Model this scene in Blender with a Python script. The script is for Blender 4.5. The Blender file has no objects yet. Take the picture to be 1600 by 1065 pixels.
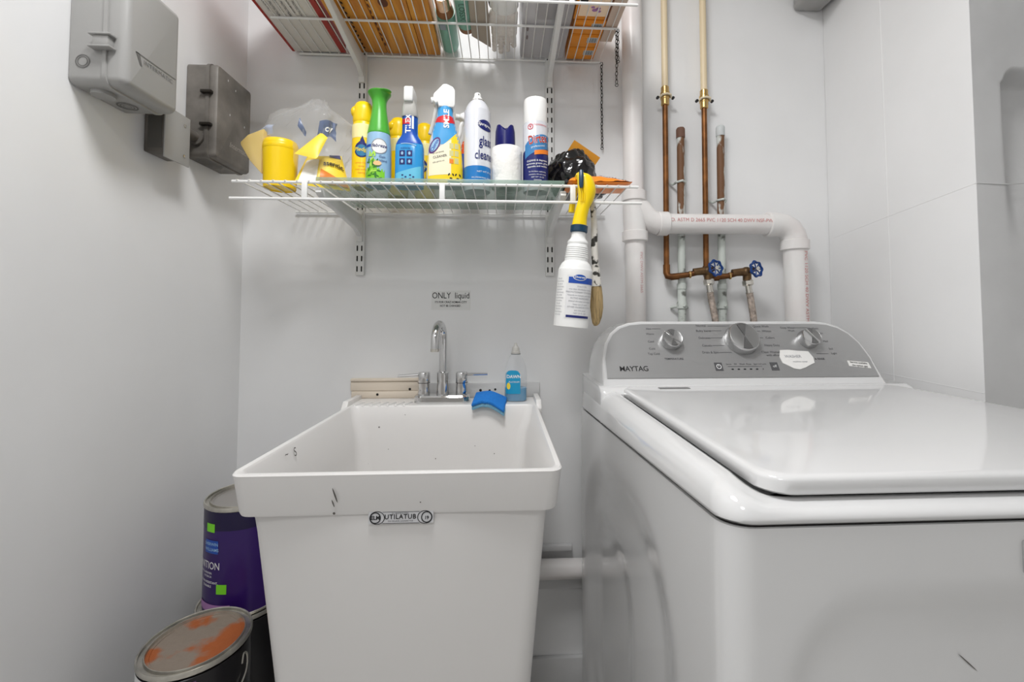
import bpy, bmesh, math, random
from mathutils import Vector, Matrix, noise
random.seed(7)
S = bpy.context.scene
COL = S.collection
PI = math.pi
R = math.radians

# ------------------------------------------------------------------ camera
cam_d = bpy.data.cameras.new('camera')
cam_d.sensor_width = 36.0
cam_d.lens = 680.0 / 1600.0 * 36.0
cam_d.shift_x = -0.0125
cam_d.shift_y = -0.0453
cam_d.clip_start = 0.02
cam = bpy.data.objects.new('camera', cam_d)
COL.objects.link(cam)
cam.location = (0.0, -1.27, 1.14)
cam.rotation_euler = (R(90 + 2.274), 0, -R(2.947))
S.camera = cam

# ------------------------------------------------------------------ world, lights, exposure
world = bpy.data.worlds.new('world')
S.world = world
world.use_nodes = True
world.node_tree.nodes['Background'].inputs[0].default_value = (0.9, 0.95, 1, 1)
world.node_tree.nodes['Background'].inputs[1].default_value = 0.25
LAMPS = [((-0.10, -0.95, 2.43), 13.8, 0.42), ((-0.25, -2.2, 2.43), 7.0, 0.40)]  # second entry is an added fill lamp behind the camera
S.view_settings.view_transform = 'Standard'
S.view_settings.look = 'None'
S.view_settings.gamma = 1.0
S.view_settings.use_curve_mapping = False
S.view_settings.exposure = 0.09
S.cycles.max_bounces = 14
S.cycles.diffuse_bounces = 5
S.cycles.transparent_max_bounces = 16
S.cycles.caustics_reflective = False
S.cycles.sample_clamp_indirect = 6.0


# ------------------------------------------------------------------ materials
def lin(c):
    c = c / 255.0
    return c / 12.92 if c <= 0.04045 else ((c + 0.055) / 1.055) ** 2.4


def rgb(c):
    return (lin(c[0]), lin(c[1]), lin(c[2]), 1.0)


MATS = {}


def mat(name, col, rough=0.5, metal=0.0, bump=0.0, bscale=40.0, var=0.0, vscale=6.0, col2=None, trans=0.0,
        alpha=1.0, coat=0.0, emit=0.0, ior=1.45, stretch=None, thr=None, spec=0.5, sss=0.0):
    """Principled material; var/col2 mix a second colour by noise, bump adds fine relief."""
    if name in MATS:
        return MATS[name]
    m = bpy.data.materials.new(name)
    m.use_nodes = True
    nt = m.node_tree
    b = nt.nodes['Principled BSDF']
    b.inputs['Base Color'].default_value = rgb(col)
    b.inputs['Roughness'].default_value = rough
    b.inputs['Metallic'].default_value = metal
    b.inputs['IOR'].default_value = ior
    b.inputs['Specular IOR Level'].default_value = spec
    b.inputs['Transmission Weight'].default_value = trans
    b.inputs['Alpha'].default_value = alpha
    b.inputs['Coat Weight'].default_value = coat
    if emit:
        b.inputs['Emission Color'].default_value = rgb(col)
        b.inputs['Emission Strength'].default_value = emit
    if bump or var:
        tc = nt.nodes.new('ShaderNodeTexCoord')
        mp = nt.nodes.new('ShaderNodeMapping')
        if stretch:
            mp.inputs['Scale'].default_value = stretch
        nt.links.new(tc.outputs['Object'], mp.inputs[0])
    if var:
        n = nt.nodes.new('ShaderNodeTexNoise')
        n.inputs['Scale'].default_value = vscale
        n.inputs['Detail'].default_value = 6
        nt.links.new(mp.outputs[0], n.inputs['Vector'])
        rp = nt.nodes.new('ShaderNodeValToRGB')
        t = thr or (0.35, 0.65)
        rp.color_ramp.elements[0].position = t[0]
        rp.color_ramp.elements[1].position = t[1]
        c2 = col2 or tuple(max(0, min(255, int(x * (1 - var)))) for x in col)
        rp.color_ramp.elements[0].color = rgb(col)
        rp.color_ramp.elements[1].color = rgb(c2)
        nt.links.new(n.outputs['Fac'], rp.inputs[0])
        nt.links.new(rp.outputs[0], b.inputs['Base Color'])
    if bump:
        n2 = nt.nodes.new('ShaderNodeTexNoise')
        n2.inputs['Scale'].default_value = bscale
        n2.inputs['Detail'].default_value = 5
        nt.links.new(mp.outputs[0], n2.inputs['Vector'])
        bp = nt.nodes.new('ShaderNodeBump')
        bp.inputs['Strength'].default_value = bump
        bp.inputs['Distance'].default_value = 0.004
        nt.links.new(n2.outputs['Fac'], bp.inputs['Height'])
        nt.links.new(bp.outputs[0], b.inputs['Normal'])
    MATS[name] = m
    return m


WALL = mat('painted_wall', (238, 238, 238), 0.45, bump=0.22, bscale=9, var=0.03, vscale=2.2)
WALL2 = mat('painted_concrete', (216, 216, 216), 0.5, bump=0.5, bscale=14, var=0.05, vscale=5)
FLOORM = mat('pale_floor', (214, 212, 208), 0.6, bump=0.2, var=0.2)
CEILM = mat('ceiling_paint', (232, 232, 232), 0.7)
WIRE = mat('white_vinyl_wire', (236, 236, 234), 0.35)
STD = mat('white_steel', (222, 222, 220), 0.4)
DARK = mat('dark_slot', (30, 28, 26), 0.8)
GREYP = mat('grey_enamel', (158, 157, 155), 0.42, bump=0.05, bscale=60)
GREYB = mat('grey_weathered', (128, 123, 117), 0.5, metal=0.15, bump=0.1, bscale=50, var=0.25, vscale=14)
GREYD = mat('grey_print', (104, 103, 101), 0.5)
PVC = mat('white_pvc', (231, 230, 228), 0.3, var=0.05, vscale=8, col2=(227, 221, 219))
REDP = mat('faded_red_ink', (206, 138, 136), 0.6)
CPVC = mat('cream_cpvc', (226, 208, 174), 0.4)
COPPER = mat('aged_copper', (146, 96, 52), 0.4, metal=0.6, var=0.4, vscale=22, col2=(94, 58, 28))
BRASS = mat('brass', (206, 172, 112), 0.3, metal=0.9)
BRASSD = mat('old_brass', (122, 94, 62), 0.45, metal=0.7, var=0.4, vscale=60, col2=(80, 62, 44))
BLUEW = mat('blue_paint', (30, 66, 128), 0.35, metal=0.2)
OLDPIPE = mat('paint_flaked_pipe', (112, 78, 52), 0.6, var=0.5, vscale=26, col2=(206, 210, 206), thr=(0.50, 0.54), stretch=(1, 1, 0.35), bump=0.4)
OLDWHITE = mat('painted_old_pipe', (198, 204, 198), 0.55, var=0.5, vscale=40, col2=(108, 110, 104), thr=(0.58, 0.68), bump=0.4)
STEELB = mat('braided_steel', (206, 190, 178), 0.35, metal=0.45, bump=0.8, bscale=400, var=0.3, vscale=90)
CHROME = mat('chrome', (214, 214, 214), 0.08, metal=1.0)
NICKEL = mat('nickel', (212, 208, 200), 0.2, metal=1.0)
WWHITE = mat('white_enamel', (226, 226, 226), 0.14, coat=0.5)
WDECK = mat('white_plastic_enamel', (219, 219, 219), 0.1, coat=0.4)
PANELM = mat('brushed_panel', (172, 172, 172), 0.34, metal=0.55, bump=0.05, bscale=30, stretch=(1, 40, 60))
KNOBM = mat('brushed_knob', (196, 196, 196), 0.25, metal=1.0)
INK = mat('black_ink', (28, 28, 30), 0.6)
INKG = mat('grey_ink', (84, 84, 86), 0.6)
PAPER = mat('white_paper', (236, 235, 232), 0.7, bump=0.3, bscale=60)
TUBM = mat('white_polypropylene', (225, 223, 221), 0.32, bump=0.05, bscale=30)
STAIN = mat('scuff_mark', (96, 92, 88), 0.8)
CREAM = mat('cream_painted_wood', (222, 210, 194), 0.5, bump=0.2, bscale=20, stretch=(1, 1, 6))
TIN = mat('tin_rim', (206, 202, 192), 0.3, metal=0.8, var=0.2, vscale=30)
RUST = mat('rusty_lid', (134, 122, 110), 0.6, metal=0.1, var=0.9, vscale=15, col2=(158, 86, 44), thr=(0.46, 0.55), bump=0.6)
PURPLE = mat('purple_label', (48, 22, 92), 0.3)
BLACKL = mat('black_label', (22, 20, 24), 0.3)
WHITEL = mat('white_label', (228, 228, 228), 0.4)
LIME = mat('lime_print', (120, 208, 40), 0.5)
BLUEL = mat('blue_print', (30, 76, 168), 0.4)
NAVY = mat('navy_print', (26, 34, 104), 0.35)
LILAC = mat('lilac_print', (170, 120, 176), 0.5)
YEL = mat('yellow_plastic', (250, 210, 20), 0.3)
YELP = mat('yellow_print', (246, 218, 70), 0.4)
PALEY = mat('pale_yellow_print', (248, 236, 170), 0.4)
GRN = mat('green_cap', (80, 172, 58), 0.3)
GRNB = mat('bright_green_print', (132, 206, 52), 0.4)
GRND = mat('dark_green_print', (52, 120, 44), 0.5)
SKYB = mat('sky_blue_print', (152, 190, 220), 0.35)
WHT = mat('white_plastic', (238, 238, 236), 0.3)
WHTT = mat('translucent_plastic', (226, 224, 218), 0.3, trans=0.35)
CYAN = mat('cyan_liquid', (52, 150, 214), 0.15)
BLUEB = mat('royal_blue_print', (24, 82, 176), 0.3)
RED = mat('red_print', (208, 34, 44), 0.4)
ORANGE = mat('orange_print', (236, 132, 40), 0.45)
SILV = mat('white_can_metal', (226, 228, 234), 0.25, metal=0.15)
SBLUE = mat('can_blue', (26, 118, 190), 0.3)
TISSUE = mat('tissue_paper', (240, 238, 234), 0.9, bump=0.5, bscale=90)
BLACKP = mat('black_plastic_film', (20, 19, 19), 0.18, coat=0.4)
ORBAG = mat('orange_packet', (244, 140, 40), 0.3)
CARDO = mat('orange_card', (222, 152, 44), 0.6)
CARD = mat('kraft_card', (206, 186, 170), 0.8, bump=0.1)
TRAY = mat('green_tinted_acrylic', (158, 186, 172), 0.2, alpha=0.5)
CLEAR = mat('clear_plastic_film', (238, 240, 242), 0.1, alpha=0.13)
CLEARB = mat('clear_bottle', (228, 230, 232), 0.08, alpha=0.2)
BIN = mat('frosted_bin', (190, 188, 190), 0.3, alpha=0.72)
GLOVE = mat('white_cotton', (232, 226, 220), 0.9, bump=0.6, bscale=160)
WOOD = mat('amber_pine', (228, 160, 52), 0.4, var=0.35, vscale=7, stretch=(6, 0.8, 6), col2=(186, 116, 32))
WOODD = mat('dark_knot', (96, 46, 20), 0.5)
DRED = mat('dark_red_print', (164, 40, 26), 0.4)
BOXW = mat('white_carton', (222, 218, 212), 0.6)
TEAL = mat('teal_plastic', (130, 182, 164), 0.35)
COPC = mat('copper_cap', (236, 200, 170), 0.15, metal=0.9)
BROWNP = mat('brown_plastic', (150, 96, 54), 0.35)
DBROWN = mat('dark_brown_bag', (62, 46, 34), 0.6, bump=0.6, bscale=30)
ORBOX = mat('orange_carton', (234, 146, 32), 0.45)
PEACH = mat('peach_print', (252, 226, 196), 0.5)
BARC = mat('barcode_grey', (140, 150, 160), 0.5)
IRON = mat('dark_iron', (58, 54, 50), 0.4, metal=0.8)
SPONGE = mat('blue_sponge', (30, 120, 206), 0.85, bump=0.8, bscale=220)
SCRUB = mat('light_blue_foam', (130, 186, 216), 0.9, bump=1.0, bscale=300)
SOAP = mat('blue_soap', (8, 128, 172), 0.1)
SOAPL = mat('soap_label', (30, 152, 196), 0.35)
BRIST = mat('tan_bristle', (214, 184, 132), 0.8, bump=1.0, bscale=120, stretch=(8, 8, 0.4), var=0.25, vscale=60)
BRHAN = mat('paint_smeared_handle', (214, 210, 202), 0.5, var=0.9, vscale=42, col2=(52, 50, 46), thr=(0.54, 0.58), bump=0.5)
YSPRAY = mat('yellow_sprayer', (250, 214, 10), 0.3)
TEALC = mat('dark_teal_collar', (20, 58, 84), 0.35)
GREYL = mat('grey_text_print', (150, 152, 158), 0.6)
TAPE = mat('note_paper', (226, 226, 224), 0.5)
BADGE = mat('black_badge', (24, 24, 26), 0.25)
LAMPM = mat('lamp_diffuser', (255, 252, 246), 0.5, emit=6.0)


# ------------------------------------------------------------------ geometry helpers
class G:
    def __init__(self):
        self.v = []
        self.f = []

    def add(self, vs, fs):
        o = len(self.v)
        self.v += [tuple(p) for p in vs]
        self.f += [tuple(i + o for i in q) for q in fs]
        return self

    def box(self, x0, x1, y0, y1, z0, z1):
        v = [(x, y, z) for z in (z0, z1) for y in (y0, y1) for x in (x0, x1)]
        return self.add(v, [(0, 2, 3, 1), (4, 5, 7, 6), (0, 1, 5, 4), (2, 6, 7, 3), (0, 4, 6, 2), (1, 3, 7, 5)])

    def loops(self, ls, cap0=True, cap1=True):
        n = len(ls[0])
        v = [p for l in ls for p in l]
        f = []
        for i in range(len(ls) - 1):
            for j in range(n):
                k = (j + 1) % n
                f.append((i * n + j, i * n + k, (i + 1) * n + k, (i + 1) * n + j))
        if cap0:
            f.append(tuple(range(n))[::-1])
        if cap1:
            f.append(tuple((len(ls) - 1) * n + j for j in range(n)))
        return self.add(v, f)

    def tube(self, pts, r, n=10, cap=True):
        pts = [Vector(p) for p in pts]
        rs = r if isinstance(r, (list, tuple)) else [r] * len(pts)
        ls = []
        up = None
        for i, p in enumerate(pts):
            a = pts[max(0, i - 1)]
            b = pts[min(len(pts) - 1, i + 1)]
            t = (b - a).normalized()
            if up is None:
                up = Vector((0, 0, 1)) if abs(t.z) < 0.9 else Vector((1, 0, 0))
            s = t.cross(up).normalized()
            up = s.cross(t).normalized()
            ls.append([p + (s * math.cos(2 * PI * j / n) + up * math.sin(2 * PI * j / n)) * rs[i] for j in range(n)])
        return self.loops(ls, cap, cap)

    def lathe(self, prof, n=24, M=None, cap=True):
        ls = []
        for r, z in prof:
            r = max(r, 1e-5)
            l = [Vector((r * math.cos(2 * PI * j / n), r * math.sin(2 * PI * j / n), z)) for j in range(n)]
            ls.append([M @ p for p in l] if M else l)
        return self.loops(ls, cap, cap)

    def grid(self, fn, nu, nv, closeu=False):
        v = [fn(i / (nu if closeu else nu), j / nv) for j in range(nv + 1) for i in range(nu + (0 if closeu else 1))]
        w = nu if closeu else nu + 1
        f = []
        for j in range(nv):
            for i in range(nu):
                k = (i + 1) % w
                f.append((j * w + i, j * w + k, (j + 1) * w + k, (j + 1) * w + i))
        return self.add(v, f)

    def prism(self, poly, fn, d0, d1):
        return self.loops([[fn(a, b, d0) for a, b in poly], [fn(a, b, d1) for a, b in poly]])

    def ball(self, c, r, n=12, m=8, sc=(1, 1, 1)):
        ls = []
        for i in range(m + 1):
            t = PI * i / m
            rr_ = max(math.sin(t), 1e-4) * r
            ls.append([(c[0] + rr_ * sc[0] * math.cos(2 * PI * j / n), c[1] + rr_ * sc[1] * math.sin(2 * PI * j / n),
                        c[2] - r * sc[2] * math.cos(t)) for j in range(n)])
        return self.loops(ls)

    def xf(self, M):
        self.v = [tuple(M @ Vector(p)) for p in self.v]
        return self


def rr(x0, x1, y0, y1, r, seg=5, z=0.0, zf=None, bulge=0.0):
    """rounded rectangle loop, counter-clockwise; zf(x, y) may set the height"""
    pts = []
    for cx, cy, a in ((x1 - r, y0 + r, -90), (x1 - r, y1 - r, 0), (x0 + r, y1 - r, 90), (x0 + r, y0 + r, 180)):
        for i in range(seg + 1):
            t = R(a + 90 * i / seg)
            pts.append((cx + r * math.cos(t), cy + r * math.sin(t)))
    if bulge:
        n = 14
        front = [(x0 + r + (x1 - x0 - 2 * r) * i / n, y0 - bulge * math.sin(PI * i / n)) for i in range(1, n)]
        pts += front
    return [(x, y, zf(x, y) if zf else z) for x, y in pts]


def smooth(pts, k=4):
    """Catmull-Rom refinement of a polyline"""
    out = []
    n = len(pts)
    for i in range(n - 1):
        p0, p1, p2, p3 = [Vector(pts[max(0, min(n - 1, i + d))]) for d in (-1, 0, 1, 2)]
        for s in range(k):
            t = s / k
            out.append(tuple(0.5 * ((2 * p1) + (p2 - p0) * t + (2 * p0 - 5 * p1 + 4 * p2 - p3) * t * t
                                    + (3 * p1 - p0 - 3 * p2 + p3) * t ** 3)))
    out.append(tuple(pts[-1]))
    return out


def interp(tab, z):
    if z <= tab[0][0]:
        return tab[0][1]
    for (a, b), (c, d) in zip(tab, tab[1:]):
        if z <= c:
            return b + (d - b) * (z - a) / (c - a + 1e-9)
    return tab[-1][1]


ORG = {}


def mesh_of(name, g, m, bevel=0.0, seg=2, ang=35, smooth_=True, limit=30):
    me = bpy.data.meshes.new(name)
    me.from_pydata(g.v, [], g.f)
    bm = bmesh.new()
    bm.from_mesh(me)
    bmesh.ops.recalc_face_normals(bm, faces=bm.faces)
    if bevel:
        es = [e for e in bm.edges if len(e.link_faces) == 2 and e.calc_face_angle(0) > R(limit)]
        bmesh.ops.bevel(bm, geom=es, offset=bevel, segments=seg, profile=0.5, affect='EDGES', clamp_overlap=True)
    bm.to_mesh(me)
    bm.free()
    if smooth_:
        me.polygons.foreach_set('use_smooth', [True] * len(me.polygons))
        me.set_sharp_from_angle(angle=R(ang))
    me.materials.append(m)
    return me


def root_of(o):
    while o.parent:
        o = o.parent
    return o


def tag(o, label, cat, group=None):
    o['label'] = label
    o['category'] = cat
    if group:
        o['group'] = group
    return o


def thing(name, label, cat, loc=(0, 0, 0), rotz=0.0, group=None, world=False, rot=None):
    o = bpy.data.objects.new(name, None)
    o.empty_display_size = 0.02
    COL.objects.link(o)
    o.location = loc
    o.rotation_euler = rot if rot else (0, 0, rotz)
    if world:
        ORG[o.name] = Vector(loc)
    return tag(o, label, cat, group)


def part(name, g, m, parent, label=None, kind=None, **kw):
    r = root_of(parent)
    if r.name in ORG:
        o0 = ORG[r.name]
        g.v = [(p[0] - o0.x, p[1] - o0.y, p[2] - o0.z) for p in g.v]
    o = bpy.data.objects.new(name, mesh_of(name, g, m, **kw))
    COL.objects.link(o)
    o.parent = parent
    if label:
        o['label'] = label
    if kind:
        o['kind'] = kind
    return o


def inst(name, me, parent, loc, rot=(0, 0, 0), scale=(1, 1, 1)):
    o = bpy.data.objects.new(name, me)
    COL.objects.link(o)
    r = root_of(parent)
    loc = Vector(loc)
    if r.name in ORG:
        loc = loc - ORG[r.name]
    o.parent = parent
    o.location = loc
    o.rotation_euler = rot
    o.scale = scale
    return o


def single(name, g, m, label, cat, group=None, **kw):
    xs, ys, zs = zip(*g.v)
    c = Vector(((min(xs) + max(xs)) / 2, (min(ys) + max(ys)) / 2, min(zs)))
    g.v = [(p[0] - c.x, p[1] - c.y, p[2] - c.z) for p in g.v]
    o = bpy.data.objects.new(name, mesh_of(name, g, m, **kw))
    COL.objects.link(o)
    o.location = c
    return tag(o, label, cat, group)


def struct(name, g, m, label=None, **kw):
    o = bpy.data.objects.new(name, mesh_of(name, g, m, **kw))
    COL.objects.link(o)
    o['kind'] = 'structure'
    if label:
        o['label'] = label
    return o


def copy_tree(o, parent=None):
    c = o.copy()
    COL.objects.link(c)
    c.parent = parent
    for ch in list(o.children):
        copy_tree(ch, c)
    return c


_fc = {}


def glyphs(s, size, bold=0.0, shear=0.0, space=1.0):
    """flat letter outlines as (verts2d, faces), centred"""
    key = (s, bold, shear, space)
    if key not in _fc:
        cu = bpy.data.curves.new('lettering', 'FONT')
        cu.body = s
        cu.size = 1.0
        cu.align_x = 'CENTER'
        cu.align_y = 'CENTER'
        cu.resolution_u = 3
        cu.offset = bold
        cu.shear = shear
        cu.space_character = space
        ob = bpy.data.objects.new('lettering', cu)
        COL.objects.link(ob)
        dg = bpy.context.evaluated_depsgraph_get()
        ev = ob.evaluated_get(dg)
        me = ev.to_mesh()
        _fc[key] = ([(v.co.x, v.co.y) for v in me.vertices], [tuple(p.vertices) for p in me.polygons])
        ev.to_mesh_clear()
        bpy.data.objects.remove(ob)
        bpy.data.curves.remove(cu)
    vs, fs = _fc[key]
    return [(x * size, y * size) for x, y in vs], fs


def text_on(prof, s, sc, zc, size, off=0.0007, rot=0.0, bold=0.0, shear=0.0, space=1.0, g=None, stretch=1.0):
    g = g or G()
    vs, fs = glyphs(s, size, bold, shear, space)
    c, n = math.cos(rot), math.sin(rot)
    g.add([prof(sc + x * stretch * c - y * n, zc + x * stretch * n + y * c, off) for x, y in vs], fs)
    return g


def band(prof, s0, s1, lo, hi, off=0.0004, ns=14, nz=10, g=None):
    g = g or G()
    L = lo if callable(lo) else (lambda s: lo)
    H = hi if callable(hi) else (lambda s: hi)

    def fn(u, v):
        s = s0 + (s1 - s0) * u
        return prof(s, L(s) + (H(s) - L(s)) * v, off)
    return g.grid(fn, ns, nz)


def disc(prof, sc, zc, a, b, off=0.0005, n=24, m=3, rot=0.0, g=None, r0=0.0):
    g = g or G()
    c, s_ = math.cos(rot), math.sin(rot)

    def fn(u, v):
        q = r0 + (1 - r0) * v
        x, y = a * q * math.cos(2 * PI * u), b * q * math.sin(2 * PI * u)
        return prof(sc + x * c - y * s_, zc + x * s_ + y * c, off)
    return g.grid(fn, n, m, True)


def poly_on(prof, pts, off=0.0005, g=None):
    g = g or G()
    cx = sum(p[0] for p in pts) / len(pts)
    cz = sum(p[1] for p in pts) / len(pts)
    n = len(pts)
    return g.add([prof(cx, cz, off)] + [prof(a, b, off) for a, b in pts], [(0, i + 1, (i + 1) % n + 1) for i in range(n)])


def flat(o, ux, uy, nrm):
    o, ux, uy, nrm = Vector(o), Vector(ux), Vector(uy), Vector(nrm)
    return lambda s, z, off: tuple(o + ux * s + uy * z + nrm * off)


def cyl_prof(tab, r0):
    """tab: [(z, r)]; s is arc length measured at radius r0, facing -y"""
    def f(s, z, off):
        r = interp(tab, z) + off
        a = s / r0
        return (r * math.sin(a), -r * math.cos(a), z)
    return f


def oval_prof(lv):
    def f(s, z, off):
        rx = interp([(q[0], q[1]) for q in lv], z)
        ry = interp([(q[0], q[2]) for q in lv], z)
        n = interp([(q[0], q[3]) for q in lv], z)
        t = min(abs(s) / rx, 0.985)
        return (math.copysign(t * rx, s), -(ry * (1 - t ** n) ** (1 / n)) - off, z)
    return f


def oval_loft(lv, n=36):
    ls = []
    for z, rx, ry, e in lv:
        l = []
        for j in range(n):
            a = 2 * PI * j / n
            c, s = math.cos(a), math.sin(a)
            l.append((math.copysign(abs(c) ** (2 / e), c) * rx, math.copysign(abs(s) ** (2 / e), s) * ry, z))
        ls.append(l)
    return G().loops(ls)


def remeshed(name, g, m, voxel, parent=None, smooth_it=6):
    me = mesh_of(name, g, m)
    o = bpy.data.objects.new(name, me)
    COL.objects.link(o)
    md = o.modifiers.new('r', 'REMESH')
    md.mode = 'VOXEL'
    md.voxel_size = voxel
    sm = o.modifiers.new('s', 'SMOOTH')
    sm.iterations = smooth_it
    dg = bpy.context.evaluated_depsgraph_get()
    me2 = bpy.data.meshes.new_from_object(o.evaluated_get(dg))
    me2.polygons.foreach_set('use_smooth', [True] * len(me2.polygons))
    if not me2.materials:
        me2.materials.append(m)
    o.modifiers.clear()
    o.data = me2
    if parent:
        o.parent = parent
    return o


# ================================================================== THE ROOM
XL, XR = -0.738, 0.993
struct('floor', G().box(XL - 0.1, 2.2, -3.3, 0.1, -0.1, 0), FLOORM)
struct('ceiling', G().box(XL - 0.1, 2.2, -3.3, 0.1, 2.45, 2.55), CEILM)
struct('wall_back', G().box(XL - 0.1, 2.2, 0, 0.1, 0, 2.45), WALL, label='light grey painted back wall behind the sink')
struct('wall_left', G().box(XL - 0.1, XL, -3.3, 0, 0, 2.45), WALL, label='pale grey painted wall on the left')
struct('wall_front', G().box(XL, 2.1, -3.3, -3.2, 0, 2.45), WALL)
struct('wall_far_right', G().box(2.1, 2.2, -3.2, -0.417, 0, 2.45), WALL)
# right return: a side face, then a face turned to the room with a rounded recess
g = G()
g.box(XR, XR + 0.05, -0.4165, 0, 0, 2.45)
struct('wall_right', g, WALL, label='smooth white side wall beside the washer', bevel=0.004)
nx, nz, nr = 1.062, 1.66, 0.03
out = [(XR + 0.05, 0.0), (2.1, 0.0), (2.1, 2.45), (XR + 0.05, 2.45)]


def recess(x, z):
    """depth of the soft-edged recess; it runs out towards its foot"""
    dx = min(max((x - nx + 0.008) / 0.035, 0), 1)
    dz = min(max((nz - z) / 0.02, 0), 1)
    cx, cz = x - (nx + nr), z - (nz - nr)
    k = dx * dz
    if cx < 0 and cz > 0:
        d = nr - math.hypot(cx, cz)
        k = min(max(d / 0.02, 0), 1)
    k = k * k * (3 - 2 * k)
    fade = min(max((z - 1.30) / 0.3, 0), 1)
    return 0.05 * k * fade


xs = [XR + 0.05 - 0.0499, 1.0, 1.03] + [1.045 + 0.004 * i for i in range(26)] + [1.2, 1.4, 1.7, 2.1]
zs = [0, 0.5, 0.9, 1.1, 1.2] + [1.25 + 0.05 * i for i in range(7)] + [1.56 + 0.004 * i for i in range(29)] + [1.7, 1.9, 2.2, 2.45]
v = [(x, -0.417 + recess(x, z), z) for z in zs for x in xs]
f = []
for j in range(len(zs) - 1):
    for i in range(len(xs) - 1):
        a = j * len(xs) + i
        f.append((a, a + 1, a + 1 + len(xs), a + len(xs)))
struct('wall_front_right', G().add(v, f), WALL2, label='rough painted wall face with a rounded recess, right of the washer', ang=60)
# plaster cracks and paint ridges (raised seams on the walls)
g = G().tube([(XR + 0.0002, -0.02, 1.362), (XR + 0.0002, -0.2, 1.385), (XR + 0.0002, -0.415, 1.41)], 0.0008, 4)
g2 = G().tube([(XR, -0.417, 1.41), (1.06, -0.418, 1.408), (1.1, -0.419, 1.411), (1.3, -0.418, 1.41)], 0.0014, 6)
struct('trim_1', g, WALL, label='raised paint seam running across the side wall')
struct('trim_2', g2, WALL2, label='raised paint seam across the recessed wall face')
g = G().tube([(XR + 0.0002, -0.21, 0.2), (XR + 0.0002, -0.207, 1.3), (XR + 0.0002, -0.20, 2.3)], 0.0007, 4)
struct('trim_3', g, WALL, label='thin vertical joint in the side wall')
g = G().tube([(XR + 0.0002, -0.01, 0.985), (XR + 0.0002, -0.2, 0.98), (XR + 0.0002, -0.415, 0.972)], 0.0008, 6)
struct('trim_4', g, WALL, label='raised paint seam low on the side wall')
# lower back wall: battens and skirting
struct('baseboard_back', G().box(XL, XR, -0.014, 0, 0, 0.168), WALL2, bevel=0.004)
struct('trim_5', G().box(XL, XR, -0.018, 0, 0.36, 0.408), WALL2, label='painted batten under the low pipe', bevel=0.003)
struct('trim_6', G().box(XL, 0.20, -0.016, 0, 0.462, 0.478), WALL2, label='thin painted ledge above the low pipe', bevel=0.003)

# ceiling lamps: one above the camera, an unseen one added behind it for fill
for i, (p, e, d) in enumerate(LAMPS):
    t = thing('ceiling_lamp', ('round white ceiling lamp over the sink aisle', 'added round fill lamp, unseen, farther back in the room')[i],
              'lamp', (p[0], p[1], 2.45))
    part('base', G().lathe([(d / 2 + 0.03, 0), (d / 2 + 0.03, -0.015), (d / 2 + 0.01, -0.02)], 40), WHT, t)
    part('diffuser', G().lathe([(d / 2, -0.018), (d / 2 - 0.005, -0.022), (0.01, -0.0225)], 40), LAMPM, t)
    ld = bpy.data.lights.new('lamp_light', 'AREA')
    ld.shape = 'DISK'
    ld.size = d
    ld.energy = e
    ld.color = (0.985, 0.99, 1.0)
    lo = bpy.data.objects.new('lamp_light', ld)
    COL.objects.link(lo)
    lo.parent = t
    lo.location = (0, 0, -0.03)

# ================================================================== UTILITY SINK
t = thing('utility_sink', 'large white plastic laundry sink standing against the back wall', 'sink', (-0.155, -0.32, 0), world=True)
XA, XB, YA, YB = -0.397, 0.092, -0.612, -0.022
RZ = 0.905
L = []


def tubloop(inset, z, r, bulge=0.0, back=0.0):
    return rr(XA + inset, XB - inset, YA + inset, YB - back, r, 5, bulge=bulge or 1e-6,
              zf=lambda x, y: z - (0.008 * max(0.0, (y - YA) / 0.59) if z > 0.84 else 0.0))


g = G().loops([
    tubloop(0.085, 0.31, 0.04, 0.004, 0.09), tubloop(0.065, 0.325, 0.045, 0.006, 0.076), tubloop(0.054, 0.42, 0.035, 0.008, 0.062),
    tubloop(0.040, 0.60, 0.03, 0.010, 0.03), tubloop(0.024, 0.808, 0.022, 0.013, 0.006),
    tubloop(0.022, 0.830, 0.02, 0.012, 0.006), tubloop(0.019, 0.840, 0.02, 0.008, 0.004), tubloop(0.0085, 0.8415, 0.02, 0.0, 0.002),
    tubloop(0.007, 0.846, 0.02, 0.0, 0.001), tubloop(0.001, 0.897, 0.02), tubloop(0.0, RZ - 0.003, 0.02), tubloop(0.002, RZ, 0.02),
    tubloop(0.009, RZ - 0.001, 0.018, 0, 0.094), tubloop(0.012, RZ - 0.005, 0.019, 0, 0.0965),
    tubloop(0.019, RZ - 0.04, 0.024, 0, 0.099), tubloop(0.0275, 0.834, 0.028, 0, 0.102), tubloop(0.030, 0.80, 0.03, 0, 0.104),
    tubloop(0.046, 0.62, 0.05, 0, 0.116), tubloop(0.062, 0.50, 0.06, 0, 0.13),
    tubloop(0.10, 0.475, 0.06, 0, 0.17)])
part('basin', g, TUBM, t, ang=40)
part('faucet_deck', G().loops([rr(XA - 0.012 + a, XB + 0.008 - a, -0.118 + b, -0.012 - a, 0.012, 4, z) for a, b, z in
                               ((0.012, 0.0, 0.845), (0.004, 0.0, 0.875), (0.0, 0.0, 0.888), (0.0, 0.0, 0.893), (0.003, 0.004, 0.8965), (0.006, 0.007, 0.897))]), TUBM, t)
me = None
for i in range(7):
    if me is None:
        me = mesh_of('drain_ridge', G().loops([rr(-0.004, 0.004, -0.022, 0.022, 0.003, 3, 0), rr(-0.003, 0.003, -0.02, 0.02, 0.002, 3, 0.0042)]), TUBM)
    inst('drain_ridge', me, t, (-0.375 + i * 0.021, -0.097, 0.8965), (0, 0, R(-18)))
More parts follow.
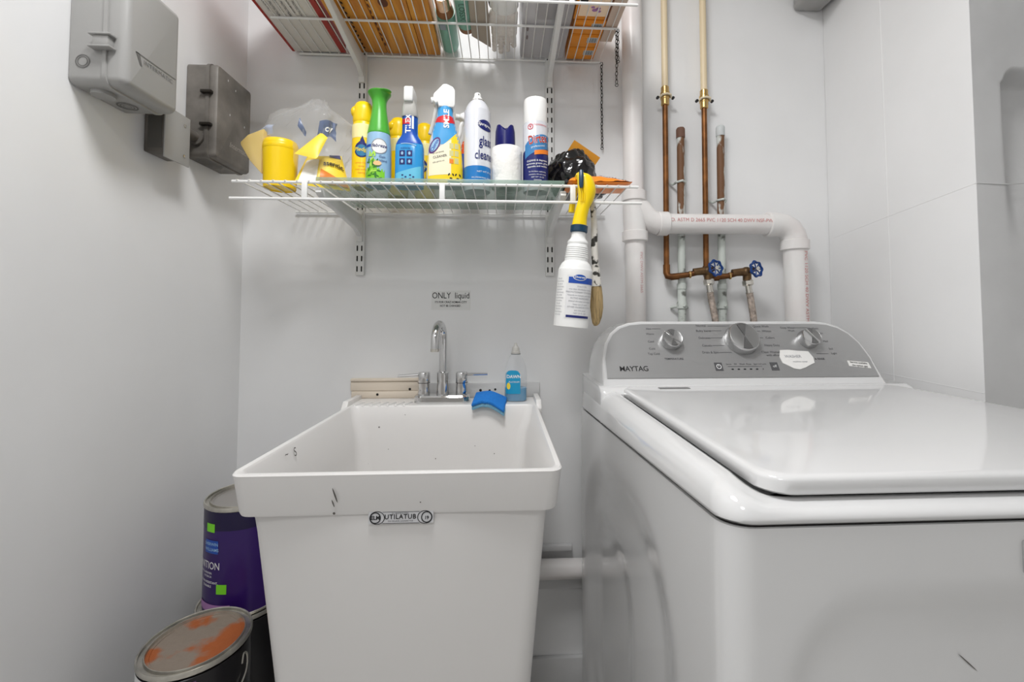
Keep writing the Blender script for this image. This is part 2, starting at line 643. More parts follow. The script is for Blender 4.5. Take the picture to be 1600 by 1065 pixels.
for sx, x in (('l', XA + 0.0), ('r', XB - 0.0)):     # raised ends of the back ledge
    s = 1 if sx == 'l' else -1
    g = G().loops([[(x - s * 0.010, y, 0.88), (x - s * 0.010, y, z), (x + s * 0.004, y, z), (x + s * 0.006, y, 0.88)] for y, z in
                   ((-0.142, 0.892), (-0.134, 0.900), (-0.124, 0.911), (-0.02, 0.908))])
    part('ledge_end', g, TUBM, t, bevel=0.002)
for x in (XA + 0.09, XB - 0.09):
    for y in (YA + 0.09, YB - 0.12):
        part('leg', G().tube([(x, y, 0.33), (x, y, 0.0)], [0.019, 0.014], 12), TUBM, t)
part('drain_tailpiece', G().tube([(-0.155, -0.3, 0.47), (-0.155, -0.3, 0.16), (-0.155, -0.26, 0.10), (-0.155, -0.2, 0.16), (-0.155, -0.15, 0.25), (-0.155, -0.02, 0.25)], 0.022, 12), PVC, t)
# maker's label on the front
FR = flat((-0.149, YA + 0.0112, 0.8365), (1, 0, 0), (0, 0.05, 1), (0, -1, 0))
lb = part('maker_label', band(FR, -0.0475, 0.0475, -0.0085, 0.0085, 0.0045, 2, 2), mat('label_silver', (196, 196, 198), 0.4), t, label='silver rectangular maker label with black print')
g = G()
for x in (-0.0375, 0.0375):
    disc(FR, x, 0, 0.0082, 0.0082, 0.005, 24, 1, r0=0.82, g=g)
    disc(FR, x * 0.93, 0, 0.0112, 0.0095, 0.0049, 24, 1, r0=0.9, g=g)
band(FR, -0.027, 0.027, -0.0083, -0.0077, 0.005, 1, 1, g=g)
band(FR, -0.027, 0.027, 0.0077, 0.0083, 0.005, 1, 1, g=g)
text_on(FR, 'UTILATUB', -0.001, 0.001, 0.0092, 0.005, bold=0.02, space=1.12, g=g)
text_on(FR, 'THE ORIGINAL LAUNDRY TUB', -0.001, -0.005, 0.0027, 0.005, g=g)
text_on(FR, 'E.L. MUSTEE & SONS', -0.001, 0.006, 0.0027, 0.005, g=g)
text_on(FR, 'ELM', -0.0375, 0, 0.0078, 0.005, bold=0.03, g=g)
text_on(FR, '19', 0.0375, -0.001, 0.0065, 0.005, bold=0.03, g=g)
part('lettering', g, INK, lb)
# scuffs and pen marks
g = G()
for x, z, w, h in ((-0.243, 0.873, 0.0012, 0.012), (-0.246, 0.861, 0.001, 0.006), (-0.245, 0.846, 0.002, 0.002), (-0.12, 0.86, 0.001, 0.001)):
    disc(flat((0, YA + 0.0045, 0.84), (1, 0, 0), (0, -0.11, 1), (0, -1, 0)), x, z - 0.84, w, h, 0.0006, 8, 1, rot=0.3, g=g)
part('scuff', g, STAIN, t, label='dark scuffs on the sink apron')
g = G()
IB = flat((0, -0.1205, RZ - 0.03), (1, 0, 0), (0, -0.073, -1), (0, -1, 0))
for x, z, r in ((-0.315, 0.03, 0.0018), (-0.25, 0.0, 0.001), (-0.34, 0.12, 0.0016), (-0.17, 0.11, 0.0013), (-0.07, 0.08, 0.001), (-0.02, 0.10, 0.0012), (-0.40 + 0.11, 0.085, 0.001)):
    disc(IB, x, z, r, r, 0.0015, 8, 1, g=g)
part('speck', g, STAIN, t, label='dark specks on the inner back wall of the sink')
SL = flat((XA + 0.0185, 0, RZ - 0.03), (0, 1, 0), (-0.2, 0, 1), (1, 0, 0))
g = G()
text_on(SL, 'S', -0.44, 0.008, 0.022, 0.0012, g=g)
part('pen_mark', text_on(SL, '~', -0.47, 0.014, 0.02, 0.0012), STAIN, t)
part('pen_mark', g, STAIN, t, label='small pen scribble on the left inner side')

# ---- boards on the wall behind the sink
t = thing('backsplash_board', 'cream painted wooden backsplash board, left of the faucet', 'board', (-0.33, -0.006, 0.89), world=True)
part('lower_plank', G().box(-0.425, -0.235, -0.011, 0.0, 0.895, 0.916), CREAM, t, bevel=0.002)
part('upper_plank', G().box(-0.428, -0.235, -0.009, 0.0, 0.9165, 0.943), CREAM, t, bevel=0.002)
part('cap_strip', G().box(-0.428, -0.235, -0.013, 0.0, 0.9435, 0.952), CREAM, t, bevel=0.003)
hole = mesh_of('screw_hole', G().tube([(0, 0, 0), (0, -0.0008, 0)], 0.0036, 10), DARK)
inst('screw_hole', hole, t, (-0.352, -0.0112, 0.907))
inst('screw_hole', hole, t, (-0.262, -0.0092, 0.921))
t = thing('backsplash_strip', 'white painted backsplash strip with drilled holes, right of the faucet', 'board', (0.03, -0.005, 0.89), world=True)
part('strip', G().box(-0.234, 0.108, -0.009, 0.0, 0.895, 0.938), WALL2, t, bevel=0.002)
for x, z, s in ((-0.062, 0.916, 1.1), (-0.048, 0.909, 0.8), (-0.036, 0.915, 0.9), (-0.028, 0.907, 0.7), (-0.02, 0.918, 0.9)):
    inst('screw_hole', hole, t, (x, -0.0092, z), scale=(s, 1, s))

# ---- faucet
t = thing('faucet', 'chrome two-handle gooseneck faucet on the sink ledge', 'faucet', (-0.16, -0.07, 0.897), world=True)
part('base_plate', G().loops([rr(-0.236 + a, -0.086 - a, -0.097 + a, -0.043 - a, 0.022 - a, 6, z) for a, z in
                              ((0, 0.897), (0, 0.913), (0.003, 0.917), (0.008, 0.918))]), CHROME, t)
for s in (-1, 1):
    x = -0.161 + s * 0.0508
    h = part('handle', G().lathe([(0.0155, 0.915), (0.0165, 0.918), (0.0155, 0.93), (0.015, 0.948), (0.0162, 0.950), (0.0162, 0.974), (0.0145, 0.977), (0.003, 0.978)], 24,
                                 Matrix.Translation((x, -0.07, 0))), CHROME, t)
    part('lever', G().tube([(x + s * 0.012, -0.07, 0.970), (x + s * 0.07, -0.068, 0.968 + 0.002 * s)], [0.004, 0.0034], 10), CHROME, h)
    part('joint_ring', G().lathe([(0.0166, 0.9485), (0.0166, 0.9495)], 24, Matrix.Translation((x, -0.07, 0))), DARK, h)
part('spout_collar', G().lathe([(0.0165, 0.915), (0.0175, 0.92), (0.0155, 0.95), (0.0165, 0.968), (0.0165, 0.976), (0.012, 0.979)], 24, Matrix.Translation((-0.161, -0.07, 0))), CHROME, t)
arc = [(-0.161, -0.07, 0.975), (-0.161, -0.07, 1.03), (-0.161, -0.07, 1.065)]
for i in range(1, 13):
    a = PI * i / 13
    arc.append((-0.161 - 0.008 * (1 - math.cos(a)) * 0.5, -0.07 - 0.045 * (1 - math.cos(a)), 1.065 + 0.042 * math.sin(a)))
arc += [(-0.169, -0.160, 1.055), (-0.169, -0.160, 1.046)]
part('spout', G().tube(arc, [0.0105] * 3 + [0.0108] * 12 + [0.0112, 0.0112], 18), CHROME, t)
part('aerator', G().tube([(-0.169, -0.160, 1.047), (-0.169, -0.160, 1.040)], [0.0116, 0.0116], 18), NICKEL, t)

# ---- sponge and soap bottle
t = thing('sponge', 'curved blue scrubbing sponge hanging over the sink ledge', 'sponge', (-0.035, -0.1, 0.897))
pts = []
for i in range(11):
    x = -0.044 + 0.088 * i / 10
    pts.append((x, 0.006 * math.cos(x / 0.05 * PI)))


def spfn(y0, y1, za, zb):
    ls = []
    for i in range(13):
        u = -1 + 2 * i / 12
        x = 0.042 * u
        w = 0.8 + 0.2 * abs(u) ** 1.5
        dz = 0.006 * math.cos(u * 2.0) - 0.012 * max(u, 0)
        l = []
        for (yy, zz) in ((y0, za), (y1, za), (y1, zb), (y0, zb)):
            y = yy * w
            drop = -0.22 * max(0, -y) * (1 if u > -0.2 else 0.5)
            l.append((x, y, zz + dz + drop))
        ls.append(l)
    return G().loops(ls)


t.rotation_euler = (R(14), 0, R(-8))
t.location = (-0.033, -0.112, 0.899)
part('foam', spfn(-0.031, 0.031, 0.0, 0.011), SCRUB, t, bevel=0.003, label='light blue foam underside')
part('scrub_pad', spfn(-0.033, 0.033, 0.0112, 0.020), SPONGE, t, bevel=0.003)

t = thing('dish_soap_bottle', 'clear dish soap bottle, a third full of blue liquid, on the sink ledge', 'bottle', (0.037, -0.066, 0.897))
tab = [(0.0, 0.027, 0.02, 2.6), (0.004, 0.0305, 0.022, 2.6), (0.05, 0.031, 0.0225, 2.6), (0.085, 0.029, 0.021, 2.4), (0.11, 0.022, 0.017, 2.2), (0.124, 0.014, 0.013, 2.0), (0.132, 0.012, 0.012, 2.0)]
part('bottle_body', oval_loft(smooth(tab, 3)), CLEARB, t)
part('liquid', oval_loft([(0.002, 0.027, 0.019, 2.6), (0.005, 0.0293, 0.021, 2.6), (0.036, 0.0297, 0.0213, 2.6), (0.0362, 0.0296, 0.0212, 2.6)]), SOAP, t)
part('cap', G().lathe([(0.0125, 0.128), (0.0125, 0.134), (0.0105, 0.136), (0.0095, 0.145), (0.005, 0.150), (0.0035, 0.157), (0.001, 0.158)], 20), WHTT, t)
part('neck_ring', G().lathe([(0.0132, 0.1265), (0.0132, 0.1285)], 20), mat('grey_ring', (120, 124, 128), 0.4), t)
pr = oval_prof(tab)
lb = part('label_patch', band(pr, -0.0275, 0.012, 0.022, lambda s: 0.085 - (abs(s + 0.008) / 0.02) ** 4 * 0.012, 0.0006), SOAPL, t, label='blue front label with yellow figure')
part('lettering', text_on(pr, 'DAWN', -0.006, 0.068, 0.012, 0.0011, bold=0.02, g=text_on(pr, 'PLATINUM', -0.005, 0.054, 0.006, 0.0011)), WHT, lb)
part('yellow_figure', disc(pr, -0.020, 0.043, 0.005, 0.009, 0.001), YELP, lb)

# ---- hand-written note on the wall
t = thing('wall_note', 'small hand-written paper note taped to the wall above the faucet', 'note', (-0.149, 0, 1.145), world=True)
WN = flat((-0.149, 0, 1.174), (1, 0, 0), (0, 0, 1), (0, -1, 0))
part('sheet', G().prism([(-0.056, -0.028), (0.056, -0.029), (0.057, 0.028), (-0.055, 0.026)], lambda a, b, d: (-0.149 + a, d, 1.174 + b), 0.0, -0.0008), TAPE, t)
g = text_on(WN, 'ONLY  liquid', 0, 0.0125, 0.025, 0.0014, stretch=0.8)
text_on(WN, 'ITS FOR CRAZ HOMAR CITY', 0, -0.006, 0.0085, 0.0014, bold=0.01, g=g, stretch=0.85)
text_on(WN, 'NOT BE CHANGED .', 0, -0.0165, 0.0085, 0.0014, bold=0.01, g=g, stretch=0.8)
part('handwriting', g, INK, t)

# ================================================================== WASHING MACHINE
WX0, WX1, WY0, WY1 = 0.212, 0.932, -0.862, -0.10
t = thing('washing_machine', 'white top-loading washing machine with grey control panel', 'washing machine', (0.572, -0.486, 0), world=True)
WASH = t


def seam(y):
    return 0.887 + (0.939 - 0.887) * min(max((WY1 - y) / (WY1 - WY0), 0), 1)


def sstep(a, b, x):
    k = min(max((x - a) / (b - a), 0), 1)
    return k * k * (3 - 2 * k)


def emb(u, v, u0, u1, v0, v1, r, w):
    """1 inside a rounded rectangle, fading to 0 across w"""
    cx, cy = (u0 + u1) / 2, (v0 + v1) / 2
    qx, qy = abs(u - cx) - (u1 - u0) / 2 + r, abs(v - cy) - (v1 - v0) / 2 + r
    d = math.hypot(max(qx, 0), max(qy, 0)) + min(max(qx, qy), 0) - r
    return 1 - sstep(-w, 0, d)


per = []
r = 0.028
ns = 70
for i in range(ns + 1):
    per.append(('L', WX0, WY1 + (WY0 + r - WY1) * i / ns))
for i in range(1, 9):
    a = PI + (PI / 2) * i / 9
    per.append(('C', WX0 + r + r * math.cos(a), WY0 + r + r * math.sin(a)))
for i in range(ns + 1):
    per.append(('F', WX0 + r + (WX1 - WX0 - 2 * r) * i / ns, WY0))
for i in range(1, 9):
    a = 1.5 * PI + (PI / 2) * i / 9
    per.append(('C', WX1 - r + r * math.cos(a), WY0 + r + r * math.sin(a)))
for i in range(9):
    per.append(('R', WX1, WY0 + r + (WY1 - WY0 - r) * i / 8))
NZ = 56
ls = []
for k in range(NZ + 1):
    l = []
    for c, x, y in per:
        top = seam(y) - 0.004
        z = 0.03 + (top - 0.03) * k / NZ
        if c == 'L':
            x += 0.012 * emb(y, z, -0.745, -0.13, 0.10, 0.81 + 0.09 * ((WY1 - y) / 0.77), 0.22, 0.085)
            x += 0.007 * emb(y, z, -0.53, -0.19, 0.22, 0.72, 0.13, 0.075)
        if c == 'F':
            y += 0.007 * emb(x, z, 0.262, 0.882, 0.12, 0.872, 0.10, 0.03)
        l.append((x, y, z))
    ls.append(l)
cabinet = part('cabinet', G().loops(ls), WWHITE, t, ang=50)
part('kick_plate', G().box(WX0 + 0.03, WX1 - 0.03, WY0 + 0.03, WY1 - 0.03, 0.0, 0.035), DARK, t)
part('seam_gap', G().loops([rr(WX0 + 0.004, WX1 - 0.004, WY0 + 0.004, WY1 - 0.002, 0.026, 6, zf=lambda x, y, d=d: seam(y) + d) for d in (-0.006, 0.002)]), DARK, t)
TOPZ = 0.968


def deckz(x, y):
    e = sstep(WX0 + 0.008, WX0 + 0.052, x) * (1 - sstep(WX1 - 0.052, WX1 - 0.008, x))
    return TOPZ - 0.016 * (1 - sstep(-0.845, -0.79, y)) * e


dl = []
for ins, mode in ((0.001, -0.001), (-0.002, 0.002), (-0.002, 0.005)):
    dl.append(rr(WX0 + ins, WX1 - ins, WY0 + ins, WY1 - ins, 0.03, 8, zf=lambda x, y, m=mode: seam(y) + m, bulge=1e-6))
for ins, fr in ((0.000, 0.42), (0.004, 0.70), (0.010, 0.87), (0.018, 0.97), (0.027, 1.0)):
    dl.append(rr(WX0 + ins, WX1 - ins, WY0 + ins * 0.8, WY1 - ins * 0.4, 0.036, 8, zf=lambda x, y, k=fr: seam(y) + 0.005 + (deckz(x, y) - seam(y) - 0.005) * k, bulge=1e-6))
for ins, dz in ((0.034, -0.0006), (0.0395, -0.0035), (0.0425, -0.010), (0.0435, -0.030)):
    dl.append(rr(WX0 + ins, WX1 - ins, WY0 + ins * 0.8, WY1 - ins * 0.4, 0.036, 8, zf=lambda x, y, d=dz: deckz(x, y) + d, bulge=1e-6))
part('top_deck', G().loops(dl), WDECK, t, ang=50)


def lidloop(ins, z):
    return rr(0.2615 + ins, 0.888 - ins, -0.845 + ins, -0.312 - ins, 0.030, 8, z)


part('lid', G().loops([lidloop(0.010, 0.9565), lidloop(0.003, 0.957), lidloop(0.0, 0.960), lidloop(0.0, 0.971), lidloop(0.001, 0.9738), lidloop(0.004, 0.9755), lidloop(0.010, 0.976), lidloop(0.10, 0.9765)]), WDECK, t, ang=50)
part('lid_vent', G().box(0.336, 0.402, -0.352, -0.338, 0.9755, 0.9770), mat('grey_vent', (120, 120, 120), 0.5), t, label='small grey slot at the back of the lid')
# control console
PO, PU, PN = Vector((0, -0.302, 0.98)), Vector((0, 0.5043, 0.8636)), Vector((0, -0.8636, 0.5043))


def PP(u, v, off):
    return tuple(PO + Vector((u, 0, 0)) + PU * v + PN * off)


half = [(0.226, -0.012), (0.2265, 0.02), (0.230, 0.06), (0.240, 0.10), (0.256, 0.127), (0.278, 0.146), (0.305, 0.156), (0.335, 0.160)]
mid = 0.555
outl = half + [(2 * mid - a, b) for a, b in reversed(half)]


def shrink(pts, d):
    out_ = []
    for i, (a, b) in enumerate(pts):
        p, q = pts[i - 1], pts[(i + 1) % len(pts)]
        e = Vector((q[0] - p[0], q[1] - p[1])).normalized()
        out_.append((a + e.y * d, b - e.x * d))
    return out_


def to_back(pts, yb, dz=0.0, sx=1.0):
    return [(mid + (a - mid) * sx, yb, PO.z + PU.z * b + dz) for a, b in pts]


cons = G().loops([[PP(a, b, -0.001) for a, b in shrink(outl, 0.010)], [PP(a, b, 0.0) for a, b in shrink(outl, 0.005)],
                  [PP(a, b, -0.0025) for a, b in shrink(outl, 0.001)], [PP(a, b, -0.008) for a, b in outl],
                  to_back(outl, -0.16, -0.004), to_back(outl, -0.135, -0.012)])
part('console', cons, WDECK, t, ang=40)
part('console_base', G().loops([rr(0.2135, 0.9285, y0, -0.102, 0.01, 4, z) for z, y0 in ((0.90, -0.335), (0.962, -0.335), (0.971, -0.328), (0.976, -0.312))]), WDECK, t)
# sloping side cheeks between console and cabinet back
pin = [(0.236, 0.012), (0.238, 0.06), (0.248, 0.098), (0.263, 0.122), (0.283, 0.138), (0.308, 0.147), (0.338, 0.150)]
pin = pin + [(2 * mid - a, b) for a, b in reversed(pin)]
panel = part('control_panel', G().loops([[PP(a, b, 0.0) for a, b in pin], [PP(a, b, 0.0012) for a, b in pin]]), PANELM, t, label='brushed grey control panel with printed dials')
PF = PP
g = G()
O = 0.0018
text_on(PF, 'MAYTAG', 0.300, 0.034, 0.0175, O, bold=0.006, g=g, space=0.92)
part('brand_lettering', g, INK, panel)
g = G()
for s, u, v in (('Hot', 0.352, 0.137), ('Warm', 0.353, 0.123), ('Cool', 0.352, 0.103), ('Cold', 0.351, 0.084), ('Tap Cold', 0.353, 0.071)):
    text_on(PF, s, u, v, 0.0075, O, g=g)
text_on(PF, 'TEMPERATURE', 0.398, 0.058, 0.0068, O, bold=0.01, g=g)
part('temperature_lettering', g, INKG, panel)
g = G()
for s, u, v in (('Normal', 0.483, 0.145), ('Bulky Items', 0.486, 0.131), ('Delicates', 0.484, 0.112), ('Casuals', 0.485, 0.092), ('Drain & Spin', 0.489, 0.074)):
    text_on(PF, s, u, v, 0.0078, O, g=g)
for s, u, v in (('Quick Wash', 0.633, 0.143), ('Whites', 0.643, 0.130), ('Colors', 0.646, 0.112), ('Heavy Duty', 0.644, 0.092), ('Clean Washer', 0.635, 0.074), ('with affresh', 0.640, 0.066)):
    text_on(PF, s, u, v, 0.0078, O, g=g)
part('cycle_lettering', g, INKG, panel)
g = G()
for s, u in (('Sense', 0.524), ('Fill', 0.540), ('Wash', 0.556), ('Rinse', 0.572), ('Spin', 0.588), ('Lid Lock', 0.604)):
    text_on(PF, s, u, 0.044, 0.0056, O, g=g)
part('status_lettering', g, INKG, panel)
g = G()
for s, u, v in (('Deep Water', 0.699, 0.139), ('Wash', 0.706, 0.131), ('More', 0.769, 0.137), ('Auto', 0.776, 0.124), ('Med', 0.781, 0.102), ('Soil', 0.786, 0.082), ('Light', 0.789, 0.070)):
    text_on(PF, s, u, v, 0.0070, O, g=g)
text_on(PF, '& RINSE', 0.748, 0.056, 0.0068, O, bold=0.01, g=g)
part('option_lettering', g, INKG, panel)
g = G()
for a, b, c in ((0.360, 0.382, 0.137), (0.500, 0.555, 0.1445), (0.501, 0.531, 0.131), (0.499, 0.528, 0.112), (0.498, 0.527, 0.092), (0.510, 0.540, 0.074), (0.590, 0.612, 0.143), (0.612, 0.627, 0.130), (0.616, 0.629, 0.112), (0.520, 0.602, 0.0383), (0.745, 0.775, 0.0695), (0.715, 0.756, 0.139)):
    band(PF, a, b, c - 0.0004, c + 0.0004, O, 1, 1, g=g)
part('pointer_lines', g, INKG, panel)
g = G()
for i in range(6):
    disc(PF, 0.530 + i * 0.0145, 0.0315, 0.0032 if i < 5 else 0.001, 0.0015, O, 10, 1, g=g)
part('indicator_marks', g, INK, panel)
for u, s in ((0.499, 'o'), (0.632, 'off')):
    b_ = part('push_button', G().loops([[PP(a, b, 0.001) for a, b in ((u - 0.009, 0.028), (u + 0.009, 0.028), (u + 0.009, 0.048), (u - 0.009, 0.048))],
                                        [PP(a, b, 0.002) for a, b in ((u - 0.009, 0.028), (u + 0.009, 0.028), (u + 0.009, 0.048), (u - 0.009, 0.048))]]), INKG, panel, label='dark square button with light symbol')
    gg = G()
    if s == 'o':
        disc(PF, u, 0.038, 0.006, 0.006, 0.0026, 18, 1, r0=0.75, g=gg)
        band(PF, u - 0.0006, u + 0.0006, 0.038, 0.043, 0.0026, 1, 1, g=gg)
        g2 = gg
    else:
        text_on(PF, 'off', u, 0.038, 0.009, 0.0026, g=gg)
    gg.v = [tuple(Vector(p)) for p in gg.v]
    o_ = part('button_symbol', gg, WHITEL, t)
# dials
RM = Matrix((Vector((1, 0, 0)), PU, PN)).transposed().to_4x4()
for u, v, rk, h, lab in ((0.399, 0.104, 0.0245, 0.022, 'left'), (0.571, 0.106, 0.0385, 0.024, 'mid'), (0.736, 0.106, 0.0235, 0.024, 'right')):
    M = Matrix.Translation(PP(u, v, 0.0)) @ RM
    k = part('dial', G().lathe([(rk * 1.0, 0.001), (rk * 1.02, 0.004), (rk * 0.97, h * 0.75), (rk * 0.93, h * 0.95), (rk * 0.89, h), (rk * 0.86, h * 0.98), (0.0005, h * 0.985)], 40, M), KNOBM, t,
             label='round brushed metal dial')
    # sheen of the turned face, painted on as two darker sectors
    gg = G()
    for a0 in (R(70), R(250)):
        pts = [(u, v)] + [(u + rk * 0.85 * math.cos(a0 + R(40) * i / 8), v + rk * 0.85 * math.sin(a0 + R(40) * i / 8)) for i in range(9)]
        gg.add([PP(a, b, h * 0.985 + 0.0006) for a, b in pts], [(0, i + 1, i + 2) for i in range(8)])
    part('dial_sheen', gg, mat('knob_sheen', (150, 150, 150), 0.35, metal=1.0), k)
    if lab != 'mid':
        a = R(135) if lab == 'left' else R(-60)
        part('dial_grip', G().loops([[PP(u + rk * q * math.cos(a) - w * math.sin(a), v + rk * q * math.sin(a) + w * math.cos(a), hh) for q, w in ((-0.85, -0.0022), (0.95, -0.0022), (0.95, 0.0022), (-0.85, 0.0022))]
                                     for hh in (h * 0.9, h * 1.06)]), CHROME, k, bevel=0.0006)
# stickers
st = [(0.659, 0.079), (0.680, 0.0795), (0.7, 0.077), (0.7265, 0.0755), (0.733, 0.06), (0.731, 0.046), (0.722, 0.0425), (0.706, 0.035), (0.690, 0.030), (0.676, 0.0325), (0.666, 0.039), (0.654, 0.046), (0.652, 0.062)]
s_ = part('torn_sticker', G().loops([[PP(a, b, 0.0012) for a, b in st], [PP(a, b, 0.0026) for a, b in st]]), PAPER, t, label='torn white paper sticker over the right dial print')
part('lettering', text_on(PF, 'WASHER', 0.684, 0.062, 0.010, 0.0031, g=text_on(PF, 'machine cover', 0.697, 0.049, 0.006, 0.0031)), GREYL, s_)
st = [(0.813, 0.0515), (0.8625, 0.0465), (0.8632, 0.0315), (0.8125, 0.0375)]
s_ = part('small_sticker', G().loops([[PP(a, b, 0.0012) for a, b in st], [PP(a, b, 0.0020) for a, b in st]]), PAPER, t, label='small white rectangular sticker at the right end')
part('lettering', text_on(PF, 'Service available', 0.838, 0.0453, 0.0062, 0.0025, rot=R(-6), bold=0.01, g=text_on(PF, 'the option gap', 0.838, 0.0378, 0.0062, 0.0025, rot=R(-6), bold=0.01)), INK, s_)
# badge on the front
bd = part('badge', G().box(0.506, 0.640, WY0 - 0.004, WY0 + 0.008, 0.886, 0.918), CHROME, t, bevel=0.002, label='chrome framed black front badge')
part('badge_face', G().box(0.5115, 0.6345, WY0 - 0.0052, WY0, 0.8905, 0.9135), BADGE, bd, bevel=0.001)
part('chip_mark', disc(flat((0, WY0 + 0.0065, 0), (1, 0, 0), (0, 0, 1), (0, -1, 0)), 0.452, 0.80, 0.013, 0.0006, 0.001, 8, 1, rot=R(-42)), STAIN, t)

# ================================================================== LOW PIPE BEHIND THE MACHINES
t = thing('low_drain_pipe', 'white painted horizontal drain pipe low on the wall between sink and washer', 'pipe', (0.15, -0.044, 0.41), world=True)
part('pipe', G().tube([(-0.60, -0.045, 0.431), (0.90, -0.045, 0.431)], 0.0255, 20), PVC, t)
part('dark_strip', G().box(-0.6, 0.9, -0.03, -0.018, 0.396, 0.409), DARK, t)  # dark strip along the underside of the pipe

# ================================================================== WHITE DRAIN PIPES
t = thing('drain_pipework', 'white plastic drain stack with branch and elbow behind the washer', 'pipe', (0.374, -0.05, 0.0), world=True)
PX_, PY_ = 0.375, -0.052
part('riser', G().tube([(PX_ + 0.006, PY_, 0.457), (PX_ + 0.003, PY_, 1.34), (PX_, PY_, 1.48), (PX_ - 0.002, PY_, 2.45)], 0.0285, 24), PVC, t)
part('tee_body', G().tube([(PX_ + 0.003, PY_, 1.35), (PX_ + 0.001, PY_, 1.475)], 0.0315, 24), PVC, t)
part('collar', G().lathe([(0.0325, 1.455), (0.035, 1.457), (0.035, 1.482), (0.0325, 1.484)], 24, Matrix.Translation((PX_ + 0.001, PY_, 0))), PVC, t)
part('collar', G().lathe([(0.0325, 1.340), (0.036, 1.342), (0.036, 1.368), (0.0325, 1.370)], 24, Matrix.Translation((PX_ + 0.003, PY_, 0))), PVC, t)
part('tee_branch', G().tube([(PX_, PY_, 1.447), (PX_ + 0.02, PY_, 1.432), (PX_ + 0.04, PY_, 1.408), (PX_ + 0.058, PY_, 1.396), (PX_ + 0.072, PY_, 1.393)], [0.03, 0.031, 0.0315, 0.032, 0.0325], 24), PVC, t)
part('collar', G().tube([(PX_ + 0.068, PY_, 1.3925), (PX_ + 0.070, PY_, 1.3925), (PX_ + 0.096, PY_, 1.3925), (PX_ + 0.098, PY_, 1.3925)], [0.0325, 0.0345, 0.0345, 0.0325], 24), PVC, t)
br = part('branch', G().tube([(0.45, PY_, 1.3925), (0.792, PY_, 1.3935)], 0.0288, 24), PVC, t)
part('elbow', G().tube([(0.775, PY_, 1.3935), (0.795, PY_, 1.3935), (0.815, PY_ - 0.001, 1.390), (0.832, PY_ - 0.002, 1.380), (0.842, PY_ - 0.003, 1.363), (0.846, PY_ - 0.004, 1.345), (0.847, PY_ - 0.004, 1.335)], 0.0335, 24), PVC, t)
part('collar', G().tube([(0.765, PY_, 1.3935), (0.767, PY_, 1.3935), (0.793, PY_, 1.3935)], [0.032, 0.0348, 0.0348], 24), PVC, t)
part('collar', G().lathe([(0.034, 1.318), (0.0375, 1.320), (0.0375, 1.346), (0.034, 1.348)], 24, Matrix.Translation((0.847, PY_ - 0.004, 0))), PVC, t)
dp = part('drop_pipe', G().tube([(0.847, PY_ - 0.004, 1.335), (0.851, PY_ - 0.006, 0.90), (0.851, PY_ - 0.006, 0.46)], 0.0312, 24), PVC, t)
FB = flat((0, PY_ - 0.0288, 1.3945), (1, 0, 0), (0, 0, 1), (0, -1, 0))
gg = text_on(FB, 'CO. ASTM D 2665 PVC 1120 SCH 40 DWV NSF-PW', 0.615, 0.004, 0.0145, 0.0006, stretch=0.95)
part('printed_lettering', gg, REDP, br)


def vert_prof(cx, cy, r):
    return lambda s, z, off: (cx + (r + off) * math.sin(s / r), cy - (r + off) * math.cos(s / r), z)


VP1 = vert_prof(0.849, PY_ - 0.005, 0.0312)
gg = text_on(VP1, 'PVC 1120 SCH 40 DWV ASTM', 0.008, 1.212, 0.0155, 0.0008, rot=-PI / 2)
part('printed_lettering', gg, REDP, dp)
VP2 = vert_prof(PX_ + 0.004, PY_, 0.0285)
gg = text_on(VP2, 'PVC DWV ASTM 2665', 0.008, 1.25, 0.012, 0.0009, rot=-PI / 2)
part('printed_lettering', gg, mat('very_faded_ink', (214, 176, 176), 0.6), t)

# ================================================================== COPPER SUPPLY LINES
CY = -0.03


